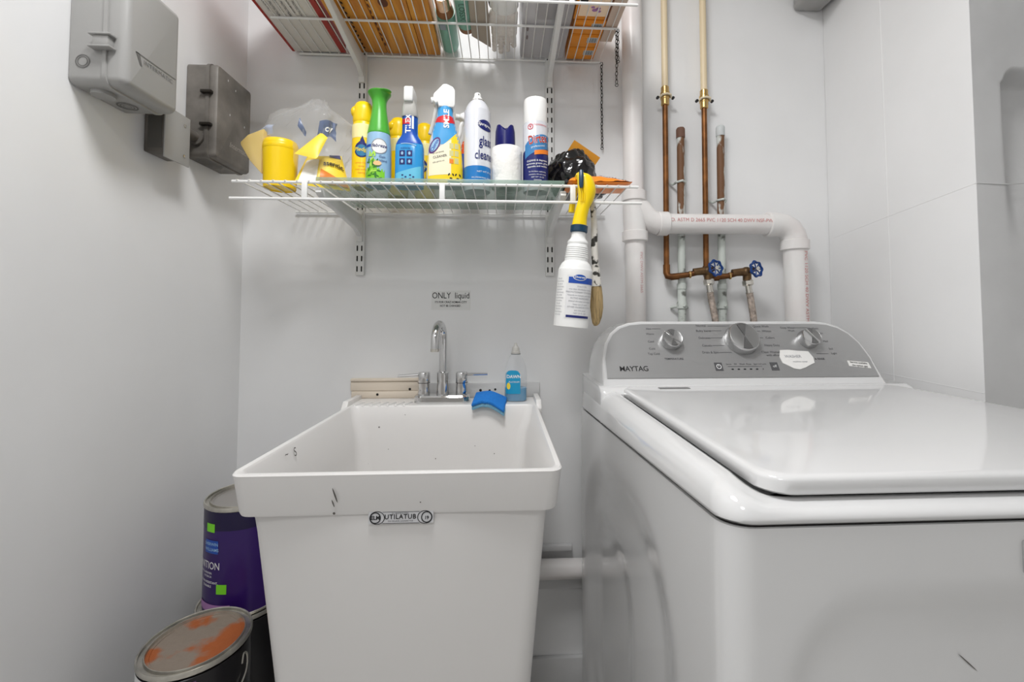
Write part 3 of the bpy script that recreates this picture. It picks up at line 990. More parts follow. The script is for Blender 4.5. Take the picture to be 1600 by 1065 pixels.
def supply(x, zc, label, xv, zv, zb, wheel_tilt, cap_dir):
    t = thing('supply_line', label, 'pipe', (x, CY, zb), world=True)
    part('cream_tube', G().tube([(x + 0.001, CY, 2.45), (x, CY, zc + 0.02)], 0.0093, 16), CPVC, t)
    part('coupling', G().lathe([(0.010, zc - 0.030), (0.0115, zc - 0.028), (0.0115, zc - 0.012), (0.0135, zc - 0.010), (0.0135, zc + 0.008), (0.0115, zc + 0.010), (0.0115, zc + 0.024), (0.010, zc + 0.026)], 18, Matrix.Translation((x, CY, 0))), BRASS, t)
    cl = part('pipe_clip', G().tube([(x - 0.024, -0.030, zc - 0.008), (x - 0.016, CY - 0.004, zc - 0.006), (x - 0.012, CY - 0.013, zc - 0.003), (x, CY - 0.017, zc - 0.002), (x + 0.012, CY - 0.013, zc - 0.003), (x + 0.016, CY - 0.004, zc - 0.006), (x + 0.024, -0.030, zc - 0.008)], 0.0032, 8), mat('cream_clip', (226, 212, 182), 0.4), t)
    for s in (-1, 1):
        part('screw', G().tube([(x + s * 0.023, -0.036, zc - 0.008), (x + s * 0.023, -0.029, zc - 0.008)], 0.0042, 10), INK, t)
    pts = [(x, CY, zc - 0.02), (x - 0.001, CY, zc - 0.3), (x - 0.002, CY, zb + 0.02)]
    part('copper_tube', G().tube(pts, 0.0079, 14), COPPER, t)
    part('elbow', G().tube([(x - 0.002, CY, zb + 0.034), (x - 0.002, CY, zb + 0.010), (x + 0.0, CY - 0.003, zb + 0.001), (x + 0.010, CY - 0.006, zb - 0.002), (x + 0.03, CY - 0.010, zb)], [0.0098, 0.0098, 0.0102, 0.0098, 0.0098], 14), COPPER, t)
    part('arm', G().tube([(x + 0.02, CY - 0.008, zb), (x + 0.055, CY - 0.016, zb + 0.004), (xv - 0.028, CY - 0.025, zv - 0.004)], 0.0082, 14), COPPER, t)
    a0 = Vector((x + 0.058, CY - 0.0165, zb + 0.004))
    part('solder_ring', G().tube([a0, a0 + Vector((0.004, -0.001, 0.0003))], 0.0105, 14), BRASS, t)
    part('valve_inlet', G().tube([(xv - 0.045, CY - 0.022, zv - 0.004), (xv - 0.012, CY - 0.027, zv - 0.001)], [0.0105, 0.0118], 14), BRASSD, t)
    part('valve_body', G().ball((xv - 0.006, CY - 0.027, zv - 0.002), 0.0155, 16, 10), BRASSD, t)
    part('valve_outlet', G().lathe([(0.0115, zv - 0.026), (0.0115, zv - 0.010)], 14, Matrix.Translation((xv - 0.004, CY - 0.027, 0))), BRASSD, t)
    # stem and hand wheel, turned to the right and out
    d = Vector(wheel_tilt).normalized()
    c0 = Vector((xv - 0.006, CY - 0.027, zv))
    part('stem', G().tube([c0, c0 + d * 0.034], [0.010, 0.0055], 12), BRASSD, t)
    rot = d.to_track_quat('Z', 'Y').to_matrix().to_4x4()
    Mw = Matrix.Translation(c0 + d * 0.034) @ rot
    gw = G()
    n = 56
    ring = []
    for i in range(n):
        a = 2 * PI * i / n
        rad = 0.0205 + 0.0018 * math.cos(7 * a)
        ring.append(Vector((rad * math.cos(a), rad * math.sin(a), 0)))
    lsw = []
    for i in range(n):
        rd = ring[i].normalized()
        lsw.append([Mw @ (ring[i] + rd * (0.0034 * math.cos(2 * PI * j / 8)) + Vector((0, 0, 0.0034 * math.sin(2 * PI * j / 8)))) for j in range(8)])
    lsw.append(lsw[0])
    gw.loops(lsw, False, False)
    w = part('hand_wheel', gw, BLUEW, t, label='blue scalloped valve hand wheel')
    for i in range(7):
        a = 2 * PI * i / 7
        part('spoke', G().tube([Mw @ Vector((0.003 * math.cos(a), 0.003 * math.sin(a), 0)), Mw @ Vector((0.020 * math.cos(a), 0.020 * math.sin(a), 0))], 0.0018, 6), BLUEW, w)
    part('hub', G().tube([Mw @ Vector((0, 0, -0.006)), Mw @ Vector((0, 0, 0.005))], 0.0055, 10), NICKEL, w)
    return t


supply(0.479, 1.779, 'left copper supply line with cream upper tube and blue-handled valve', 0.592, 1.258, 1.243, (0.22, -0.95, 0.12), 1)
supply(0.597, 1.772, 'right copper supply line with cream upper tube and blue-handled valve', 0.706, 1.256, 1.240, (0.30, -0.92, 0.12), 1)


def hose(pts, label):
    t = thing('braided_hose', label, 'hose', pts[-1], world=True)
    a, b = Vector(pts[0]), Vector(pts[1])
    d = (b - a).normalized()
    part('hose_nut', G().tube([a, a + d * 0.003, a + d * 0.014, a + d * 0.017], [0.0125, 0.0155, 0.0155, 0.011], 8), NICKEL, t, ang=20)
    part('ferrule', G().tube([a + d * 0.017, a + d * 0.035, a + d * 0.0355, a + d * 0.038], [0.0085, 0.0085, 0.0105, 0.0105], 14), NICKEL, t)
    part('braided_tube', G().tube(smooth([tuple(a + d * 0.036)] + [tuple(p) for p in pts[1:]], 4), 0.0092, 14), STEELB, t)


hose([(0.588, -0.057, 1.233), (0.594, -0.062, 1.17), (0.604, -0.066, 1.10), (0.610, -0.07, 0.98), (0.60, -0.075, 0.86)], 'steel braided hose curving down from the left valve')
hose([(0.702, -0.057, 1.231), (0.709, -0.062, 1.17), (0.715, -0.066, 1.10), (0.718, -0.07, 0.98), (0.71, -0.075, 0.86)], 'steel braided hose hanging from the right valve')


def oldpipe(x, ztop, zclip, zmid, label, capm):
    t = thing('capped_pipe', label, 'pipe', (x, -0.026, 0.462), world=True)
    part('upper_tube', G().tube([(x, -0.026, zmid), (x + 0.002, -0.026, ztop - 0.02)], 0.0108, 16), OLDPIPE, t)
    part('lower_tube', G().tube([(x - 0.004, -0.026, 0.462), (x, -0.026, zmid + 0.001)], 0.0108, 16), OLDWHITE, t)
    part('end_cap', G().lathe([(0.0122, ztop - 0.030), (0.0126, ztop - 0.028), (0.0126, ztop - 0.004), (0.0105, ztop), (0.002, ztop + 0.001)], 16, Matrix.Translation((x + 0.002, -0.026, 0))), capm, t)
    part('pipe_strap', G().tube([(x - 0.027, -0.004, zclip + 0.002), (x - 0.017, -0.012, zclip - 0.004), (x - 0.013, -0.03, zclip - 0.002), (x, -0.040, zclip), (x + 0.013, -0.03, zclip - 0.002), (x + 0.017, -0.012, zclip - 0.004), (x + 0.022, -0.004, zclip + 0.002)], 0.0035, 8), OLDWHITE, t)
    part('union', G().lathe([(0.0115, 1.148), (0.0145, 1.150), (0.0145, 1.166), (0.012, 1.170), (0.012, 1.205), (0.0135, 1.207), (0.0135, 1.222), (0.011, 1.224)], 16, Matrix.Translation((x - 0.001, -0.026, 0))), OLDWHITE, t)
    part('lower_strap', G().tube([(x - 0.026, -0.004, 1.152), (x - 0.014, -0.02, 1.156), (x, -0.043, 1.157), (x + 0.014, -0.02, 1.156), (x + 0.024, -0.004, 1.152)], 0.004, 8), OLDWHITE, t)


oldpipe(0.524, 1.684, 1.523, 1.36, 'rust-brown capped pipe stub with flaking white paint', mat('rusty_cap', (112, 82, 68), 0.7))
oldpipe(0.645, 1.692, 1.470, 1.40, 'capped pipe stub with pale grey painted cap, right of the copper lines', mat('grey_cap', (198, 202, 202), 0.5))

# grey fitting whose foot just shows at the top right
t = thing('wall_conduit_box', 'small grey fitting high on the back wall near the right corner', 'fixture', (0.93, -0.05, 2.03), world=True)
part('box', G().box(0.895, 0.985, -0.09, -0.001, 2.068, 2.18), GREYP, t, bevel=0.012, seg=3)
part('cover', G().box(0.888, 0.99, -0.098, -0.088, 2.062, 2.188), GREYP, t, bevel=0.004)

# ================================================================== GREY BOXES ON THE LEFT WALL
LW = flat((XL, 0, 0), (0, 1, 0), (0, 0, 1), (1, 0, 0))      # s = y, z = z, off = distance from wall


def wbox(y0, y1, z0, z1, r, levels):
    """rounded box standing out from the left wall: levels are (offset, inset)"""
    ls = []
    for off, ins in levels:
        ls.append([(XL + off, p[0], p[1]) for p in rr(y0 + ins, y1 - ins, z0 + ins, z1 - ins, max(r - ins, 0.002), 6)])
    return G().loops(ls)


t = thing('timer_box', 'large light grey electrical timer enclosure on the left wall', 'electrical box', (XL, -0.445, 1.53), world=True)
y0, y1, z0, z1 = -0.508, -0.383, 1.528, 1.735
part('case', wbox(y0, y1, z0, z1, 0.014, [(0.0, 0.003), (0.002, 0.0), (0.056, 0.0), (0.058, 0.002)]), GREYP, t)
part('seam_lip', wbox(y0, y1, z0, z1, 0.016, [(0.057, -0.0015), (0.0575, -0.003), (0.0635, -0.003), (0.064, -0.0015)]), GREYP, t)
ld = part('cover', wbox(y0, y1, z0, z1, 0.014, [(0.063, 0.0), (0.080, 0.0), (0.086, 0.002), (0.091, 0.006), (0.093, 0.012)]), GREYP, t)
lt = part('latch', G().box(XL + 0.048, XL + 0.074, y0 - 0.012, y0 + 0.001, 1.588, 1.606), GREYP, t, bevel=0.002, label='small snap latch on the side seam')
part('latch_tab', G().box(XL + 0.043, XL + 0.079, y0 - 0.015, y0 - 0.001, 1.606, 1.6095), GREYP, lt, bevel=0.001)
part('latch_tab', G().box(XL + 0.043, XL + 0.079, y0 - 0.015, y0 - 0.001, 1.5845, 1.588), GREYP, lt, bevel=0.001)
SD = flat((XL, y0, 0), (1, 0, 0), (0, 0, 1), (0, -1, 0))
part('knockout', disc(SD, 0.024, 1.566, 0.012, 0.012, 0.0006, 24, 1, r0=0.85, g=disc(SD, 0.024, 1.566, 0.0085, 0.0085, 0.0006, 24, 1, r0=0.85)), GREYD, t, label='round knock-out on the near side')
UB = flat((XL, 0, z0), (1, 0, 0), (0, 1, 0), (0, 0, -1))
for yc in (-0.475, -0.425):
    gk = G()
    for rk in (0.016, 0.011, 0.006):
        disc(UB, 0.03, yc, rk, rk, 0.001, 22, 1, r0=0.86, g=gk)
    part('knockout', gk, GREYD, t)
part('threaded_hub', G().lathe([(0.017, z0 - 0.007), (0.017, z0 + 0.002)], 20, Matrix.Translation((XL + 0.03, -0.475, 0))), GREYP, t)
CF = flat((XL + 0.093, 0, 0), (0, 1, 0), (0, 0, 1), (1, 0, 0))
gl = text_on(CF, 'INTERMATIC', -0.437, 1.588, 0.0112, 0.0008, space=1.1, stretch=1.0)
band(CF, -0.4885, -0.394, 1.5965, 1.598, 0.0008, 1, 1, g=gl)
poly_on(CF, [(-0.4885, 1.598), (-0.480, 1.598), (-0.474, 1.578), (-0.478, 1.578)], 0.0008, gl)
part('embossed_lettering', gl, GREYD, ld)

t = thing('switch_box', 'darker weathered grey electrical enclosure near the corner of the left wall', 'electrical box', (XL, -0.165, 1.5), world=True)
y0, y1, z0, z1 = -0.236, -0.098, 1.500, 1.722
part('case', wbox(y0, y1, z0, z1, 0.010, [(0.0, 0.002), (0.002, 0.0), (0.046, 0.0)]), GREYB, t)
part('seam_lip', wbox(y0, y1, z0, z1, 0.012, [(0.0455, -0.001), (0.046, -0.003), (0.0535, -0.003), (0.054, -0.001)]), GREYB, t)
ld = part('cover', wbox(y0, y1, z0, z1, 0.010, [(0.053, 0.0), (0.065, 0.0), (0.070, 0.003), (0.072, 0.008)]), GREYB, t)
for zc in (1.575, 1.652):
    h = part('hinge_clip', G().box(XL + 0.038, XL + 0.062, y0 - 0.010, y0 + 0.001, zc - 0.0035, zc + 0.0035), IRON, t, bevel=0.001)
UB = flat((XL, 0, z0), (1, 0, 0), (0, 1, 0), (0, 0, -1))
for yc in (-0.205, -0.165):
    gk = G()
    for rk in (0.015, 0.009):
        disc(UB, 0.026, yc, rk, rk, 0.001, 22, 1, r0=0.82, g=gk)
    part('knockout', gk, GREYD, t)
CF = flat((XL + 0.072, 0, 0), (0, 1, 0), (0, 0, 1), (1, 0, 0))
part('embossed_lettering', text_on(CF, 'Intermatic', -0.150, 1.548, 0.019, 0.0008, shear=0.3), mat('pale_emboss', (170, 164, 156), 0.5), ld)
gk = G()
for yy, zz in ((-0.2, 1.70), (-0.13, 1.615), (-0.19, 1.62), (-0.17, 1.69)):
    disc(CF, yy, zz, 0.0012, 0.003, 0.0008, 8, 1, g=gk)
part('paint_fleck', gk, WHITEL, ld)
part('conduit_nipple', G().tube([(XL + 0.026, y0 + 0.005, 1.545), (XL + 0.026, y0 - 0.006, 1.545), (XL + 0.026, y0 - 0.0065, 1.545), (XL + 0.026, -0.285, 1.545)], [0.019, 0.019, 0.0115, 0.0115], 16), GREYB, t)

t = thing('junction_box', 'small grey metal junction box between the two wall enclosures', 'electrical box', (XL, -0.32, 1.462), world=True)
part('case', G().box(XL, XL + 0.043, -0.349, -0.286, 1.470, 1.552), GREYB, t, bevel=0.003)
part('cover_plate', G().box(XL + 0.043, XL + 0.046, -0.354, -0.283, 1.458, 1.566), GREYP, t, bevel=0.001)
part('side_opening', G().box(XL + 0.008, XL + 0.036, -0.3495, -0.346, 1.478, 1.545), mat('dark_grey_metal', (86, 84, 80), 0.5), t)
for zz in (1.478, 1.545):
    part('screw', G().lathe([(0.003, 0), (0.003, 0.0015), (0.001, 0.002)], 10, Matrix.Translation((XL + 0.046, -0.30, zz)) @ Matrix.Rotation(R(90), 4, 'Y')), NICKEL, t)

# ================================================================== WALL STANDARDS, BRACKETS, WIRE SHELVES
slot = mesh_of('slot', G().loops([rr(-0.0019, 0.0019, -0.008, 0.008, 0.0018, 3, 0), rr(-0.0019, 0.0019, -0.008, 0.008, 0.0018, 3, 0.0004)]).xf(Matrix.Rotation(R(90), 4, 'X')), DARK)
for x, lab in ((-0.407, 'left slotted white shelf standard on the back wall'), (0.138, 'right slotted white shelf standard on the back wall')):
    t = thing('shelf_standard', lab, 'shelf rail', (x, 0, 1.244), world=True)
    part('rail', G().box(x - 0.0125, x + 0.0125, -0.013, 0, 1.244, 2.30), STD, t, bevel=0.002)
    z = 1.262
    while z < 2.28:
        for s in (-1, 1):
            inst('slot', slot, t, (x + s * 0.0062, -0.0131, z))
        z += 0.0295
SZ1, SZ2 = 1.424, 1.886
for x in (-0.407, 0.138):
    for sz, lab in ((SZ1, 'lower'), (SZ2, 'upper')):
        side = 'left' if x < 0 else 'right'
        g = G()
        poly = [(-0.014, sz - 0.008), (-0.292, sz - 0.008), (-0.298, sz - 0.020), (-0.285, sz - 0.026), (-0.05, sz - 0.055), (-0.014, sz - 0.072)]
        t = thing('shelf_bracket', f'white steel bracket under the {lab} wire shelf on the {side} standard', 'bracket', (x, -0.013, sz - 0.072), world=True)
        part('arm', g.prism(poly, lambda a, b, d: (d, a, b), x - 0.0065, x + 0.0065), STD, t, bevel=0.0015)
        part('hook_plate', G().box(x - 0.0085, x + 0.0085, -0.020, -0.0131, sz - 0.085, sz - 0.004), STD, t, bevel=0.001)

cw = mesh_of('cross_wire', G().tube([(0, -0.308, 0.0015), (0, -0.302, 0.0032), (0, -0.005, 0.0032)], 0.0015, 6), WIRE)


def wire_shelf(sz, label, x0, x1):
    t = thing('wire_shelf', label, 'shelf', (0.5 * (x0 + x1), -0.15, sz), world=True)
    part('front_rod', G().tube([(x0, -0.302, sz), (x1, -0.302, sz)], 0.0032, 10), WIRE, t)
    part('lip_rod', G().tube([(x0 - 0.002, -0.306, sz - 0.038), (x1 + 0.006, -0.306, sz - 0.038)], 0.0032, 10), WIRE, t)
    part('back_rod', G().tube([(x0, -0.008, sz), (x1 - 0.008, -0.008, sz)], 0.003, 10), WIRE, t)
    part('middle_rod', G().tube([(x0, -0.165, sz - 0.001), (x1, -0.165, sz - 0.001)], 0.003, 10), WIRE, t)
    n = int((x1 - x0 - 0.02) / 0.0254)
    for i in range(n + 1):
        inst('cross_wire', cw, t, (x0 + 0.012 + i * 0.0254, 0, sz))
    for x in (-0.432, -0.134, 0.158):
        part('lip_strut', G().box(x - 0.006, x + 0.006, -0.3085, -0.3035, sz - 0.040, sz + 0.001), WIRE, t, bevel=0.001)
    return t


wire_shelf(SZ1, 'lower white wire shelf full of cleaning products', -0.588, 0.309)
wire_shelf(SZ2, 'upper white wire shelf seen from below at the top', -0.588, 0.305)
ZW = 0.0048     # top of the cross wires above the shelf rods

# ================================================================== THINGS ON THE LOWER SHELF
g = G().box(-0.415, 0.142, -0.292, -0.045, SZ1 + ZW, SZ1 + ZW + 0.011)
single('shelf_tray', g, TRAY, 'green tinted translucent plastic sheet lying on the lower wire shelf', 'sheet', bevel=0.0015)
Z0 = SZ1 + ZW + 0.011


def can_tab(t):
    return [(z, r_) for r_, z in t]


def aerosol(name, label, loc, prof, m, rotz=0.0, cat='aerosol can', n=36, group=None):
    t = thing(name, label, cat, loc, rotz, group)
    part('can_body', G().lathe(prof, n), m, t)
    return t


# furniture polish (yellow) ------------------------------------------------
PB = [(0.024, 0.0), (0.0262, 0.003), (0.0262, 0.150), (0.0255, 0.153), (0.0235, 0.160)]


def polish(label, loc, rz=0.0):
    t = aerosol('polish_can', label, loc, PB, YEL, rz, group='yellow polish cans')
    part('cap', G().lathe(smooth([(0.0240, 0.159), (0.0252, 0.165), (0.0250, 0.182), (0.0235, 0.197), (0.0175, 0.209), (0.008, 0.214), (0.0003, 0.215)], 3), 28), YEL, t)
    part('cap_spout', G().ball((-0.019, -0.006, 0.187), 0.0125, 12, 8, (0.8, 1, 1.1)), YEL, t)
    pr = cyl_prof(can_tab(PB), 0.0262)
    part('pale_band', band(pr, -0.04, 0.04, 0.118, 0.152, 0.0003), PALEY, t)
    lg = part('logo', disc(pr, 0.004, 0.088, 0.017, 0.019, 0.0006, g=poly_on(pr, [(-0.006, 0.100), (0.014, 0.100), (0.006, 0.122)], 0.0006)), NAVY, t, label='dark blue drop-shaped logo')
    part('logo_disc', disc(pr, 0.004, 0.086, 0.0135, 0.014, 0.0009), mat('logo_teal', (44, 120, 160), 0.4), lg)
    part('lettering', text_on(pr, 'Pledge', 0.004, 0.088, 0.013, 0.0013, bold=0.01, shear=0.2), YELP, lg)
    g = G()
    for i, s in enumerate(('Lemon Clean', 'wood', 'multi surface', 'dusting')):
        text_on(pr, s, 0.004, 0.056 - 0.008 * i, 0.0058, 0.0006, g=g)
    part('small_print', g, ORANGE, t)
    return t


polish('yellow polish can standing left of the green-capped air freshener', (-0.341, -0.200, Z0))
polish('yellow polish can half hidden behind the green-capped air freshener', (-0.276, -0.115, Z0), R(25))
polish('yellow polish can almost hidden behind the blue spray bottle', (-0.2125, -0.085, Z0), R(-20))

# air freshener with green trigger top --------------------------------------
FB_ = smooth([(0.027, 0.0), (0.029, 0.003), (0.0292, 0.05), (0.0285, 0.09), (0.026, 0.125), (0.0225, 0.142)], 3)
t = aerosol('air_freshener', 'air freshener can with flared green top and leafy label', (-0.2965, -0.225, Z0), FB_, SKYB)
part('green_top', G().lathe(smooth([(0.0262, 0.122), (0.0265, 0.126), (0.0215, 0.155), (0.0168, 0.185), (0.0170, 0.205), (0.022, 0.2165), (0.026, 0.2225), (0.0265, 0.2255), (0.02, 0.228), (0.0005, 0.2285)], 3), 32), GRN, t)
part('spray_lip', G().ball((0.012, -0.012, 0.2245), 0.013, 14, 8, (1.5, 1.1, 0.32)), GRN, t)
pr = cyl_prof(can_tab(FB_), 0.029)
lg = part('logo', disc(pr, 0.009, 0.087, 0.019, 0.0185, 0.0006), WHT, t, label='round white logo')
part('logo_ring', disc(pr, 0.009, 0.087, 0.019, 0.0185, 0.0009, 28, 1, r0=0.9), GREYL, lg)
part('lettering', text_on(pr, 'febreze', 0.009, 0.088, 0.0115, 0.001, shear=0.25, bold=0.01), NAVY, lg)
part('stripe', band(pr, -0.029, -0.011, 0.086, 0.092, 0.0005, 6, 2), BLUEL, t)
part('leafy_print', band(pr, -0.029, 0.022, 0.002, lambda s: 0.030 + 0.030 * math.exp(-((s + 0.006) / 0.009) ** 2) + 0.004 * math.sin(s * 900), 0.0004, 60, 6), GRNB, t)
g = G()
random.seed(3)
for i in range(26):
    s, z = random.uniform(-0.024, 0.016), random.uniform(0.006, 0.056)
    if z > 0.03 and abs(s + 0.006) > 0.012:
        continue
    disc(pr, s, z, 0.0055, 0.0018, 0.0010, 8, 1, rot=random.uniform(0, PI), g=g)
part('dark_leaf_print', g, GRND, t)  # darker green leaves of the printed label
g = G()
for i in range(16):
    s, z = random.uniform(-0.022, 0.012), random.uniform(0.02, 0.07)
    if z > 0.035 and abs(s + 0.007) > 0.010:
        continue
    disc(pr, s, z, 0.0062, 0.0022, 0.0013, 8, 1, rot=random.uniform(0, PI), g=g)
part('leaf_print', g, mat('light_green_print', (176, 226, 84), 0.5), t)
part('flower_print', disc(pr, 0.005, 0.046, 0.009, 0.0055, 0.0015), mat('peach_flower', (240, 196, 140), 0.5), t)
part('lettering', text_on(pr, 'Gain', 0.016, 0.062, 0.008, 0.0010, g=text_on(pr, 'Island', 0.018, 0.053, 0.008, 0.0010)), NAVY, t)


# trigger spray bottles -----------------------------------------------------
def trigger_head(t, z, m, m2, s=1.0, lift=0.0):
    """sprayer head whose nozzle points to local -x"""
    hd = part('sprayer_head', G().prism([(0.020 * s, z + 0.012), (0.021 * s, z + 0.034 * s), (0.012 * s, z + 0.050 * s), (-0.004 * s, z + 0.0545 * s), (-0.030 * s, z + 0.040 * s), (-0.033 * s, z + 0.028 * s), (-0.012 * s, z + 0.020 * s), (-0.010 * s, z)],
                                        lambda a, b, d: (a, d, b), -0.0125 * s, 0.0125 * s), m, t, bevel=0.004, seg=3)
    part('nozzle', G().tube([(-0.029 * s, 0, z + 0.033 * s), (-0.041 * s, 0, z + 0.0335 * s)], [0.0085 * s, 0.0085 * s], 14), m, hd)
    part('trigger', G().tube(smooth([(-0.018 * s, 0, z + 0.024 * s), (-0.026 * s, 0, z + 0.008), (-0.028 * s, 0, z - 0.012 * s), (-0.034 * s, 0, z - 0.030 * s)], 3), [0.0055 * s] * 10, 8), m2, hd)
    part('collar', G().lathe([(0.0150 * s, z - 0.012), (0.0158 * s, z - 0.010), (0.0158 * s, z + 0.004), (0.0130 * s, z + 0.012)], 24), m, t)


def blue_spray():
    lv = smooth([(0.0, 0.031, 0.0195, 3.2), (0.004, 0.0335, 0.021, 3.2), (0.075, 0.0335, 0.021, 3.2), (0.098, 0.0325, 0.0205, 3.0), (0.112, 0.027, 0.018, 2.6), (0.122, 0.0205, 0.0165, 2.3), (0.134, 0.0185, 0.0155, 2.1), (0.168, 0.0185, 0.0155, 2.0), (0.172, 0.0175, 0.015, 2.0)], 3)
    t = thing('spray_bottle', 'upright cyan-blue spray bottle with small white icons and white cap', 'spray bottle', (-0.2235, -0.222, Z0))
    part('bottle_body', oval_loft(lv), CYAN, t)
    pr = oval_prof(lv)
    part('shrink_label', band(pr, -0.0183, 0.0183, 0.122, 0.171, 0.0006, 16, 12), BLUEB, t)
    part('shoulder_print', band(pr, -0.0295, 0.0315, lambda s: 0.098 + 0.10 * (s + 0.03) * 0.25, 0.123, 0.0005, 22, 10), BLUEB, t)
    part('red_band', band(pr, -0.0180, 0.004, lambda s: 0.147 - 0.1 * s, 0.161, 0.0010, 10, 4), RED, t)
    part('white_flash', band(pr, 0.007, 0.0115, lambda s: 0.136, 0.17, 0.0010, 4, 8, g=text_on(pr, 'TILEX', -0.001, 0.148, 0.018, 0.0014, rot=PI / 2, bold=0.03)), WHT, t)
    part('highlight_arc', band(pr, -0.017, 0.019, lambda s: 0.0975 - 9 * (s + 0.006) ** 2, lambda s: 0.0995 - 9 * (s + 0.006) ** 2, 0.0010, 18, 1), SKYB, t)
    part('lower_print', band(pr, -0.0325, 0.0325, 0.003, lambda s: 0.036 + 0.3 * s, 0.0004, 16, 6), mat('aqua_print', (104, 190, 222), 0.3), t)
    for sx in (-0.0135, 0.0035):
        for sz in (0.055, 0.0745):
            ic = part('icon', band(pr, sx - 0.0065, sx + 0.0065, sz - 0.007, sz + 0.007, 0.0007, 4, 4), NAVY, t)
            part('icon_figure', disc(pr, sx, sz, 0.003, 0.0042, 0.0011, 10, 1), SKYB, ic)
    g = G()
    for sx in (-0.010, 0.008):
        for k in range(3):
            a = 2 * PI * k / 3
            band(pr, sx + 0.005 * math.cos(a) - 0.0022, sx + 0.005 * math.cos(a) + 0.0022, 0.018 + 0.005 * math.sin(a) - 0.0016, 0.018 + 0.005 * math.sin(a) + 0.0016, 0.0009, 2, 2, g=g)
    band(pr, -0.022, 0.018, 0.006, 0.009, 0.0009, 8, 2, g=g)
    text_on(pr, 'SURFACES', -0.006, 0.0865, 0.005, 0.0009, g=g)
    part('recycling_print', g, NAVY, t)
    part('sprayer_shroud', G().loops([rr(-w, w, -d, d, min(w, d) * 0.6, 5, z) for z, w, d in ((0.168, 0.0182, 0.0155), (0.172, 0.0182, 0.018), (0.19, 0.0165, 0.02), (0.203, 0.0125, 0.02), (0.207, 0.0105, 0.018))]), WHTT, t, label='translucent sprayer shroud')
    part('sprayer_cap', G().loops([rr(-w, w, -d, d, 0.003, 4, z) for z, w, d in ((0.200, 0.0098, 0.026), (0.204, 0.0108, 0.028), (0.232, 0.0108, 0.026), (0.236, 0.0098, 0.022))]), WHT, t)
    part('trigger', G().tube(smooth([(0, 0.022, 0.215), (0, 0.034, 0.195), (0, 0.042, 0.165)], 4), 0.0055, 8), WHT, t)


blue_spray()


